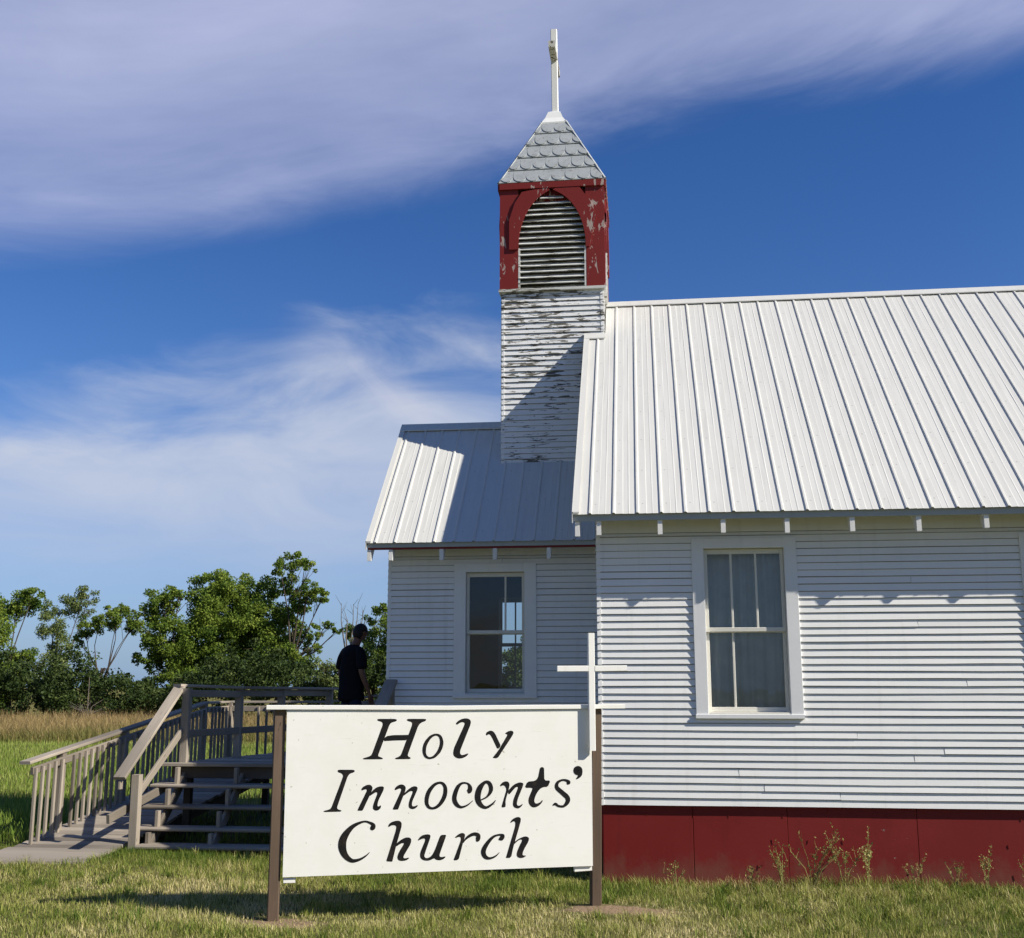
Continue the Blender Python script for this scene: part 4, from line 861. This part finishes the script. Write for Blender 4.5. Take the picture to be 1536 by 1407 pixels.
tree_info={
'a':('deciduous_tree','dense green tree cut by the left edge of the photo','leaf',1.2,.17,.17,1),
'b':('deciduous_tree','slender thin-crowned dusty green tree between edge tree and umbrella-shaped tree','leafgrey',1.0,.15,.12,2),
'c':('umbrella_tree','small umbrella-shaped tree with many bare forked limbs under a flat crown','leaf',1.7,.15,.10,4),
'd':('deciduous_tree','broad low dark green tree left of the big round-topped tree','leaf',1.15,.18,.2,1),
'e':('deciduous_tree','largest round-topped bushy green tree in middle of the treeline','leaf',1.2,.18,.22,1),
'f':('deciduous_tree','tallest tree of the row, upright top with ragged side branches','leaf',1.1,.17,.2,1),
'g':('young_tree','small leafy sapling between the tallest tree and the person','leafgrey',1.0,.14,.06,2),
'h':('deciduous_tree','bright green tree beside vestibule corner behind the person','leaf',1.0,.16,.14,2),
'i':('deciduous_tree','tree seen through the vestibule window beyond the far side','leaf',.8,.16,.12,1)}
for k,(nm,lab,mt,dn,sz,tr,mu) in tree_info.items():
    Y,bx,bl=TREES[k]; make_tree(nm,lab,'tree',Y,bx,bl,ord(k)*7,mt,dn,sz,'trees along the far field edge',tr,k=='c',mu)
# dead sapling with bare twigs
dt=thing('dead_sapling','bare dead sapling with thin grey upright twigs just left of the person head','dead tree',(-14.5,54,0),'trees along the far field edge')
mb=MB(); rr_=random.Random(5)
mb.tube([(-14.5,54,-.2),(-14.55,54,1.6),(-14.6,54,3.2)],[.10,.08,.06],6)
for (x,z,dx) in ((-15.0,5.95,-.05),(-14.15,5.94,.1),(-14.38,5.9,.0),(-13.87,5.62,.15),(-14.7,5.2,-.1),(-13.7,5.0,.2)):
    mid=(-14.58+(x+14.58)*.7,54+rr_.uniform(-.3,.3),4.3); mb.tube([(-14.58,54,2.9),mid,(x-dx*.3,54,5.1),(x,54,z)],[.05,.036,.022,.010],5)
    for _ in range(4):
        q=rr_.uniform(.2,1); c_=V(mid).lerp(V((x,54,z)),q); e=c_+V((rr_.uniform(-.35,.35),rr_.uniform(-.3,.3),rr_.uniform(.15,.55))); mb.tube([c_,e],[.012,.005],4)
mb.build('trunk',M['barkpale'],dt)
ds=thing('dead_bush','pale dead bush of spidery twigs at the edge of the dry grass','bush',(-25.6,49.5,0))
mb=MB()
for _ in range(46):
    an=rr_.uniform(0,6.28); l=rr_.uniform(.5,1.2); e=V((-25.6+math.cos(an)*l*.9,49.5+math.sin(an)*l*.5,rr_.uniform(.3,1.35))); mb.tube([(-25.6,49.5,.0),(-25.6+math.cos(an)*l*.3,49.5,e.z*.75),e],[.02,.014,.006],4)
mb.tube([(-25.6,49.5,-.1),(-25.62,49.5,2.3)],[.03,.015],5)
mb.build('twigs',M['barkpale'],ds)
# undergrowth: one mass of brush below the trees
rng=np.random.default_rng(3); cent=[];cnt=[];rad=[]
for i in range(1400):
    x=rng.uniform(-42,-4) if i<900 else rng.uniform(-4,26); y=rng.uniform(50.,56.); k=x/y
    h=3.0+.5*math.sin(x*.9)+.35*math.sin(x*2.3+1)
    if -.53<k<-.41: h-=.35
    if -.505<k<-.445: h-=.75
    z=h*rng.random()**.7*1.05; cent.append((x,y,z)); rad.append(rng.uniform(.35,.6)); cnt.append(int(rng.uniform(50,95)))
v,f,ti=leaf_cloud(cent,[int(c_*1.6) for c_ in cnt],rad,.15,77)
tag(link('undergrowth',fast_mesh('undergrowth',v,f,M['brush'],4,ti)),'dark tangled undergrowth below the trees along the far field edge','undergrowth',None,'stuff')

# ---------------------------------------------------------------- grass
def h_ground(x,y): return .018*np.sin(x*1.7+y*.9)+.014*np.sin(x*.63-y*1.31+2)
def blades(name,label,cat,n,area,ln,wd,mat,seed,keep=None,tintf=None,lnf=None,bend=.5):
    r=np.random.default_rng(seed); x=r.uniform(area[0],area[1],n); y=r.uniform(area[2],area[3],n)
    if keep is not None:
        k=keep(x,y,r); x=x[k];y=y[k]; n=len(x)
    L=ln*r.uniform(.45,1.3,n)*(lnf(x,y) if lnf else 1); an=r.uniform(0,2*np.pi,n); w=wd*r.uniform(.6,1.3,n)
    bx=np.cos(an);by=np.sin(an); z0=h_ground(x,y)*np.clip(1-(y-14)/10,0,1)-.008
    be_=r.uniform(.15,1,n)*bend; th=an+r.normal(0,.6,n)+1.57; lx=np.cos(th);ly=np.sin(th)
    def pt(t,side):
        k=t*t*be_*L; return np.stack([x+lx*k+bx*w*side*(1-t*.85)*.5,y+ly*k+by*w*side*(1-t*.85)*.5,z0+L*t*(1-.28*be_*t)],1)
    v=np.stack([pt(0,-1),pt(0,1),pt(.55,1),pt(.55,-1),pt(1,.2),pt(1,-.2)],1).reshape(-1,3)
    b=np.arange(n)[:,None]*6; f=np.concatenate([b+np.array([[0,1,2,3]]),b+np.array([[3,2,4,5]])],1).reshape(-1,4)
    ti=np.clip((tintf(x,y,r) if tintf else r.random(n)),0,1)
    return tag(link(name,fast_mesh(name,v,f,M[mat],4,np.repeat(ti,6))),label,cat,None,'stuff')
def patch(x,y,s,seed): 
    return .5+.25*(np.sin(x*1.3*s+seed)+np.sin(y*1.9*s+seed*2+x*.7*s))*.8+.12*np.sin(x*4.1*s-y*3.3*s+seed)
def in_dirt(x,y):
    a=((x+2.93)/.36)**2+((y-9.10)/.24)**2; b=((x+.25)/.58)**2+((y-9.78)/.22)**2; return np.minimum(a,b)
def keep_near(x,y,r):
    k=np.ones(len(x),bool)
    k&=~((y>Y0+.0)&(x>XW)); k&=~((y>YV)&(x>XVL)); k&=~((x>-7.25)&(x<-5.95)&(y>11.82+.12*np.sin(x*9)+.1*np.sin(x*23)))
    k&=~((x>-5.8)&(x<-3.1)&(y>12.42)&(r.random(len(x))<.8))
    d=in_dirt(x,y)+1.6*(patch(x,y,3.1,6.)-.5)+.5*(patch(x,y,9.,1.)-.5); k&=~((d<1)&(r.random(len(x))<.97-d*.55)); return k
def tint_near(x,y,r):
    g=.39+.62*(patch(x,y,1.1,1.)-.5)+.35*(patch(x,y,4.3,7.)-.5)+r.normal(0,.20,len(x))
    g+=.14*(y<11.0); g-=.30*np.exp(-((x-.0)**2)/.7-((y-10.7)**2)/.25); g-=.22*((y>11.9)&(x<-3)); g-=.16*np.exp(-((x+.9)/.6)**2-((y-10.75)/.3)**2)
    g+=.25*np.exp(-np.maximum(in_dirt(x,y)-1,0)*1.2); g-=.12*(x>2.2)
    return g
def len_near(x,y):
    l=.85+.55*(patch(x,y,1.7,4.)-.5)+.5*(patch(x,y,5.1,2.)-.5)
    l+=.8*np.exp(-((y-11.25)/.16)**2)*(x>XW); l+=.9*np.exp(-((y-12.1)/.35)**2)*((x<-3)&(x>-5.9)); l+=.7*np.exp(-((y-10.8)/.2)**2)*(x<.4)*(x>-1.6)
    l*=1-.45*np.exp(-np.maximum(in_dirt(x,y)-1,0)*2); return l
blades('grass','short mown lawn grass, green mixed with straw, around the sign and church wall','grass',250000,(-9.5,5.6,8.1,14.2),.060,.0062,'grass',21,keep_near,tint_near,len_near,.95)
# scattered taller tufts and flat leafy rosettes in the lawn
tr=np.random.default_rng(31); tx_=tr.uniform(-9,5.4,520); ty_=tr.uniform(8.2,12.6,520); ok=keep_near(tx_,ty_,tr)&(in_dirt(tx_,ty_)>1.3); tx_=tx_[ok];ty_=ty_[ok]
ex=np.stack([tr.uniform(1.0,5.2,190),tr.uniform(8.6,11.1,190)],1); TC=np.concatenate([np.stack([tx_,ty_],1),ex])
def tuft_keep(x,y,r):
    global TUFT_XY
    i=r.integers(0,len(TC),len(x)); q=r.normal(0,.035,(len(x),2)); x[:]=TC[i,0]+q[:,0]; y[:]=TC[i,1]+q[:,1]; return keep_near(x,y,r)
blades('grass_tufts','taller tufts of grass scattered over the lawn','grass',22000,(0,1,0,1),.105,.0085,'grass',32,tuft_keep,lambda x,y,r:.26+.7*(patch(x,y,9.,3.)-.5)+r.normal(0,.14,len(x))+.12*(x>1),None,.9)
def keep_mid(x,y,r):
    k=np.ones(len(x),bool); k&=(x<-.14*y)&(x>-.72*y-1); k&=~((x>-7.25)&(x<-3)&(y>12)&(y<18.8)&(r.random(len(x))<.7)); k&=~((x>XVL-.1)&(y<17)); k&=(r.random(len(x))<14/np.maximum(y,8)); return k
blades('lawn_grass','bright green lawn stretching from the ramp to the dry field','grass',260000,(-30,-2,13.4,40),.15,.021,'lawn',22,keep_mid,lambda x,y,r:.56+.45*(patch(x,y,.35,2.)-.5)+r.normal(0,.17,len(x))+np.clip((y-32)/14,0,.4))
def keep_dry(x,y,r): return (x>-.74*y-2)
blades('tall_dry_grass','tall tan dry grass between the lawn and the trees','grass',150000,(-42,22,36,51.5),.62,.030,'dry',23,keep_dry,lambda x,y,r:.5+.35*(patch(x,y,.3,5.)-.5)+r.normal(0,.2,len(x))-np.clip((41-y)/8,0,.5),lambda x,y:.75+np.clip((y-37)/14,0,1)*.55+.3*(patch(x,y,.8,3.)-.5),.7)
# ---------------------------------------------------------------- weeds
def weed_proto(seed,h,nb,spread,leafn,seedhead):
    rr=random.Random(seed); mb=MB(); cent=[];
    for k in range(nb):
        an=rr.uniform(0,6.28); e=V((math.cos(an)*spread*rr.uniform(.3,1),math.sin(an)*spread*.5*rr.uniform(.3,1),h*rr.uniform(.6,1))); mid=V((e.x*.35,e.y*.35,e.z*.55))
        mb.tube([(0,0,-.03),mid,e],[.004,.003,.0016],4)
        for j in range(leafn):
            q=rr.uniform(.3,1); c_=mid.lerp(e,q) if rr.random()<.7 else V((0,0,0)).lerp(mid,q); cent.append(c_)
            if rr.random()<.45:
                e2=c_+V((rr.uniform(-.06,.06),rr.uniform(-.05,.05),rr.uniform(.02,.09))); mb.tube([c_,e2],[.0018,.001],3); cent.append(e2)
    v,f,ti=leaf_cloud([tuple(c) for c in cent],[rr.randint(1,2)+(2 if seedhead else 0) for c in cent],[.022 if seedhead else .028]*len(cent),.024 if not seedhead else .019,seed,1.2)
    return mb,fast_mesh('leaves',v,f,M['weed'],4,np.clip(ti+(.25 if seedhead else 0),0,1))
protos=[]
for sd,h,nb,spd,ln_,sh_ in ((1,.50,9,.36,8,False),(2,.46,4,.15,11,True),(3,.27,5,.17,7,False)):
    protos.append(weed_proto(sd,h,nb,spd,ln_,sh_))
def weed(pi,x,y,s,rz,label):
    t=thing('weed',label,'weed',(x,y,0),'weeds against the red foundation'); t.rotation_euler=(0,0,rz); t.scale=(s,s,s)
    if pi not in first:
        mb,me=protos[pi]; me0=MB(); me0.v=mb.v; me0.f=mb.f; me0.uv=mb.uv
        m=bpy.data.meshes.new('stem'); m.from_pydata([tuple(p) for p in mb.v],[],mb.f); m.materials.append(M['weed'])
        a=m.attributes.new('tint','FLOAT','POINT'); a.data.foreach_set('value',[.75]*len(m.vertices)); first[pi]=(link('stem',m,t),link('leaves',me,t))
    else:
        for o in first[pi]:
            c=o.copy(); COL.objects.link(c); c.parent=t
first={}
for a in ((2,.24,11.13,.8,.4,'small leafy weed at the first foundation seam right of the sign post'),
          (2,.95,11.12,.75,2.1,'short pale-topped weed left of the tall weed clump under the window'),
          (0,1.22,11.10,.78,1.1,'leaning leafy weed at left end of the tall clump below the window'),
          (0,1.50,11.12,1.02,3.2,'bushy branching weed in the middle of the tall clump below the window'),
          (1,1.78,11.08,1.08,.2,'thin seedy weed stalk between the bushy weed and the tallest slanting weed'),
          (1,2.00,11.10,1.16,4.4,'tallest slanting weed with seedy yellow top right of the window'),
          (1,2.42,11.10,.72,2.7,'sparse upright weed near the last visible foundation seam'),
          (2,2.80,11.15,.95,5.1,'low leafy weed between the sparse weed and yellow-flowered weed'),
          (1,3.05,11.08,.92,1.7,'weed with bright yellow-green top near the right edge of photo'),
          (0,3.42,11.05,.62,.9,'bushy low weed at right edge of the red foundation'),
          (2,1.20,9.55,.9,3.0,'dark broad weed in the foreground lawn right of the bare dirt')): weed(*a)

# ---------------------------------------------------------------- ground
def axis(a,b,lo,hi,step):
    m=list(np.arange(a,b+1e-6,step)); k=step
    while m[-1]<hi: k*=1.35; m.append(m[-1]+k)
    k=step
    while m[0]>lo: k*=1.35; m.insert(0,m[0]-k)
    return np.array(m)
gx=axis(-12,8,-1500,1500,.35); gy=axis(5,16,-1200,2500,.35); X,Yg=np.meshgrid(gx,gy)
near=np.clip(1-(np.abs(X+2)-10)/8,0,1)*np.clip(1-np.abs(Yg-10)/9,0,1)**.5
Zg=h_ground(X,Yg)*np.clip(1-(Yg-14)/10,0,1)*(near>0)-.012
Zg+=.035*np.exp(-((X+.35)/.35)**2-((Yg-9.78)/.25)**2)
v=np.stack([X.ravel(),Yg.ravel(),Zg.ravel()],1); nx,ny=len(gx),len(gy); i=np.arange(nx*ny).reshape(ny,nx)
f=np.stack([i[:-1,:-1],i[:-1,1:],i[1:,1:],i[1:,:-1]],-1).reshape(-1,4)
g=tag(link('ground',fast_mesh('ground',v,f,M['ground'],4)),None,None,None,'structure'); g.data.polygons.foreach_set('use_smooth',[True]*len(g.data.polygons))

# ---------------------------------------------------------------- sky, sun, camera
SUN=V((3.2,-1.0,2.42)).normalized()
el=math.asin(SUN.z); az=math.atan2(SUN.x,SUN.y)
w=bpy.data.worlds.new('World'); SC.world=w; w.use_nodes=True; nt=w.node_tree; N_=nt.nodes; N_.clear(); LK=nt.links.new
out=N_.new('ShaderNodeOutputWorld')
sky=N_.new('ShaderNodeTexSky'); sky.sky_type='NISHITA'; sky.sun_disc=False; sky.sun_elevation=el; sky.sun_rotation=az; sky.air_density=1.0; sky.dust_density=.15; sky.ozone_density=2.6; sky.altitude=400
def wm(op,a,b=None,c=None,clamp=False):
    m=N_.new('ShaderNodeMath'); m.operation=op; m.use_clamp=clamp
    for i,x in enumerate((a,b,c)):
        if x is None: continue
        if hasattr(x,'is_linked'): LK(x,m.inputs[i])
        else: m.inputs[i].default_value=x
    return m.outputs[0]
tc=N_.new('ShaderNodeTexCoord'); sp=N_.new('ShaderNodeSeparateXYZ'); LK(tc.outputs['Generated'],sp.inputs[0])
AZ=wm('MULTIPLY',wm('ARCTAN2',sp.outputs[0],sp.outputs[1]),57.2958); EL=wm('MULTIPLY',wm('ARCSINE',sp.outputs[2]),57.2958)
def curve(pts):
    c=N_.new('ShaderNodeFloatCurve'); cm=c.mapping.curves[0]
    P=[((a+60)/120.,e/45.) for a,e in pts]
    cm.points[0].location=P[0]; cm.points[1].location=P[-1]
    for p in P[1:-1]: cm.points.new(*p)
    c.mapping.update(); LK(wm('DIVIDE',wm('ADD',AZ,60.),120.,None,True),c.inputs['Value']); return wm('MULTIPLY',c.outputs[0],45.)
def wnoise(sx,sy,rot,detail=5,rough=.55,off=0.,dist=0.):
    cr,sr=math.cos(rot),math.sin(rot)
    u=wm('ADD',wm('MULTIPLY',AZ,cr*sx),wm('MULTIPLY',EL,sr*sx)); v_=wm('ADD',wm('MULTIPLY',AZ,-sr*sy),wm('MULTIPLY',EL,cr*sy))
    cb=N_.new('ShaderNodeCombineXYZ'); LK(u,cb.inputs[0]); LK(v_,cb.inputs[1]); cb.inputs[2].default_value=off
    n=N_.new('ShaderNodeTexNoise'); n.inputs['Scale'].default_value=1; n.inputs['Detail'].default_value=detail; n.inputs['Roughness'].default_value=rough; n.inputs['Distortion'].default_value=dist
    LK(cb.outputs[0],n.inputs['Vector']); return n.outputs['Fac']
def smooth(x):
    m=N_.new('ShaderNodeMapRange'); m.interpolation_type='SMOOTHSTEP'; LK(x,m.inputs[0]); return m.outputs[0]
up=curve([(-60,16),(-33,20.9),(-25,22.6),(-18,24.),(-7.5,26.9),(1.9,29.2),(9,29.9),(20,29.2),(60,27)])
lo=curve([(-60,9),(-32.3,13.2),(-26.3,14.6),(-19.8,16.4),(-16.7,17.8),(-12.8,17.8),(-7.5,17.),(5,15.),(18.7,13.),(60,9)])
n1=wnoise(.06,.24,.16,6,.6,1.3,.5); n2=wnoise(.03,.12,.14,5,.55,4.2,.4); n3=wnoise(.10,.26,.1,6,.55,7.7,.6); n4=wnoise(.16,.75,-.85,5,.6,2.2,.4)
mu=smooth(wm('ADD',wm('DIVIDE',wm('SUBTRACT',EL,up),4.6),wm('ADD',.38,wm('MULTIPLY',wm('SUBTRACT',n1,.5),1.0))))
win=wm('MULTIPLY',smooth(wm('DIVIDE',wm('SUBTRACT',52.,EL),16.)),wm('MULTIPLY',smooth(wm('DIVIDE',wm('SUBTRACT',62.,AZ),30.)),smooth(wm('DIVIDE',wm('ADD',AZ,78.),30.))))
mu=wm('MULTIPLY',mu,win)
mu=wm('MULTIPLY',mu,wm('ADD',.56,wm('ADD',wm('MULTIPLY',wm('SUBTRACT',n2,.5),.7),wm('MULTIPLY',wm('SUBTRACT',n1,.5),.35))),None,True)
ml=smooth(wm('ADD',wm('DIVIDE',wm('SUBTRACT',lo,EL),6.5),wm('ADD',.30,wm('MULTIPLY',wm('SUBTRACT',n3,.5),1.5))))
ml=wm('MULTIPLY',ml,win)
ml=wm('MULTIPLY',ml,wm('MULTIPLY',wm('ADD',.70,wm('MULTIPLY',wm('SUBTRACT',n3,.45),1.1)),smooth(wm('DIVIDE',wm('SUBTRACT',EL,2.5),8.))),None,True)
# a brighter wisp
ca,ce,ra=-12.9,14.8,-.53
uu=wm('ADD',wm('MULTIPLY',wm('SUBTRACT',AZ,ca),math.cos(ra)),wm('MULTIPLY',wm('SUBTRACT',EL,ce),math.sin(ra))); vv=wm('ADD',wm('MULTIPLY',wm('SUBTRACT',AZ,ca),-math.sin(ra)),wm('MULTIPLY',wm('SUBTRACT',EL,ce),math.cos(ra)))
g2=wm('EXPONENT',wm('MULTIPLY',wm('ADD',wm('POWER',wm('ABSOLUTE',wm('DIVIDE',uu,3.6)),2.),wm('POWER',wm('ABSOLUTE',wm('DIVIDE',vv,.95)),2.)),-1.))
ms=wm('MULTIPLY',g2,wm('MULTIPLY',n4,.9))
bg=N_.new('ShaderNodeBackground'); bg.inputs[1].default_value=SKY_STRENGTH
hs=N_.new('ShaderNodeHueSaturation'); hs.inputs['Saturation'].default_value=SKY_SAT; LK(sky.outputs[0],hs.inputs['Color']); tn=N_.new('ShaderNodeMix'); tn.data_type='RGBA'; tn.blend_type='MULTIPLY'; tn.inputs[0].default_value=1; tn.inputs[7].default_value=SKY_TINT; LK(hs.outputs[0],tn.inputs[6]); LK(tn.outputs[2],bg.inputs[0])
def cloud(prev,mask,col,st):
    b=N_.new('ShaderNodeBackground'); b.inputs[0].default_value=col+(1,); b.inputs[1].default_value=st
    m=N_.new('ShaderNodeMixShader'); LK(mask,m.inputs[0]); LK(prev,m.inputs[1]); LK(b.outputs[0],m.inputs[2]); return m.outputs[0]
mh=wm('EXPONENT',wm('DIVIDE',wm('MAXIMUM',EL,0.),-6.5)); mh=wm('MULTIPLY',mh,.9)
s1=cloud(bg.outputs[0],mh,(.25,.45,.74),HORIZON)
mb_=wm('MULTIPLY',smooth(wm('DIVIDE',wm('SUBTRACT',wm('MULTIPLY',sp.outputs[1],-1.),.05),.5)),smooth(wm('DIVIDE',wm('SUBTRACT',34.,EL),22.)))
mb_=wm('MULTIPLY',mb_,smooth(wm('ADD',.45,wm('MULTIPLY',wm('SUBTRACT',wnoise(.05,.09,0.,5,.6,3.3,.5),.5),3.2))))   # unseen pale bank added behind the camera as neutral fill for the front walls
s1=cloud(s1,mb_,(.86,.85,.80),BACK_FILL)
s1=cloud(s1,mu,(.55,.59,.82),CLOUD*1.14); s1=cloud(s1,ml,(.64,.70,.84),CLOUD); s1=cloud(s1,ms,(.72,.74,.86),CLOUD)
LK(s1,out.inputs[0])
ld=bpy.data.lights.new('sun','SUN'); ld.energy=SUN_E; ld.angle=math.radians(.53); ld.color=(1,.94,.83); lo_=bpy.data.objects.new('sun',ld); COL.objects.link(lo_); lo_.rotation_euler=(-SUN).to_track_quat('-Z','Y').to_euler(); lo_.location=(20,-8,16)
cd=bpy.data.cameras.new('camera'); cam=bpy.data.objects.new('camera',cd); COL.objects.link(cam)
cd.sensor_fit='HORIZONTAL'; cd.sensor_width=36; cd.lens=36*1660/1536; cd.clip_end=6000; cd.clip_start=.1
ps,th=math.radians(6.8),math.radians(11.15)
fw=V((-math.sin(ps)*math.cos(th),math.cos(ps)*math.cos(th),math.sin(th)))
cam.location=(0,0,1.85); cam.rotation_euler=fw.to_track_quat('-Z','Y').to_euler(); SC.camera=cam
SC.view_settings.view_transform='Standard'; SC.view_settings.look='None'; SC.view_settings.exposure=EXPOSURE; SC.view_settings.gamma=1
SC.render.engine='CYCLES'; SC.cycles.max_bounces=8; SC.cycles.transparent_max_bounces=12
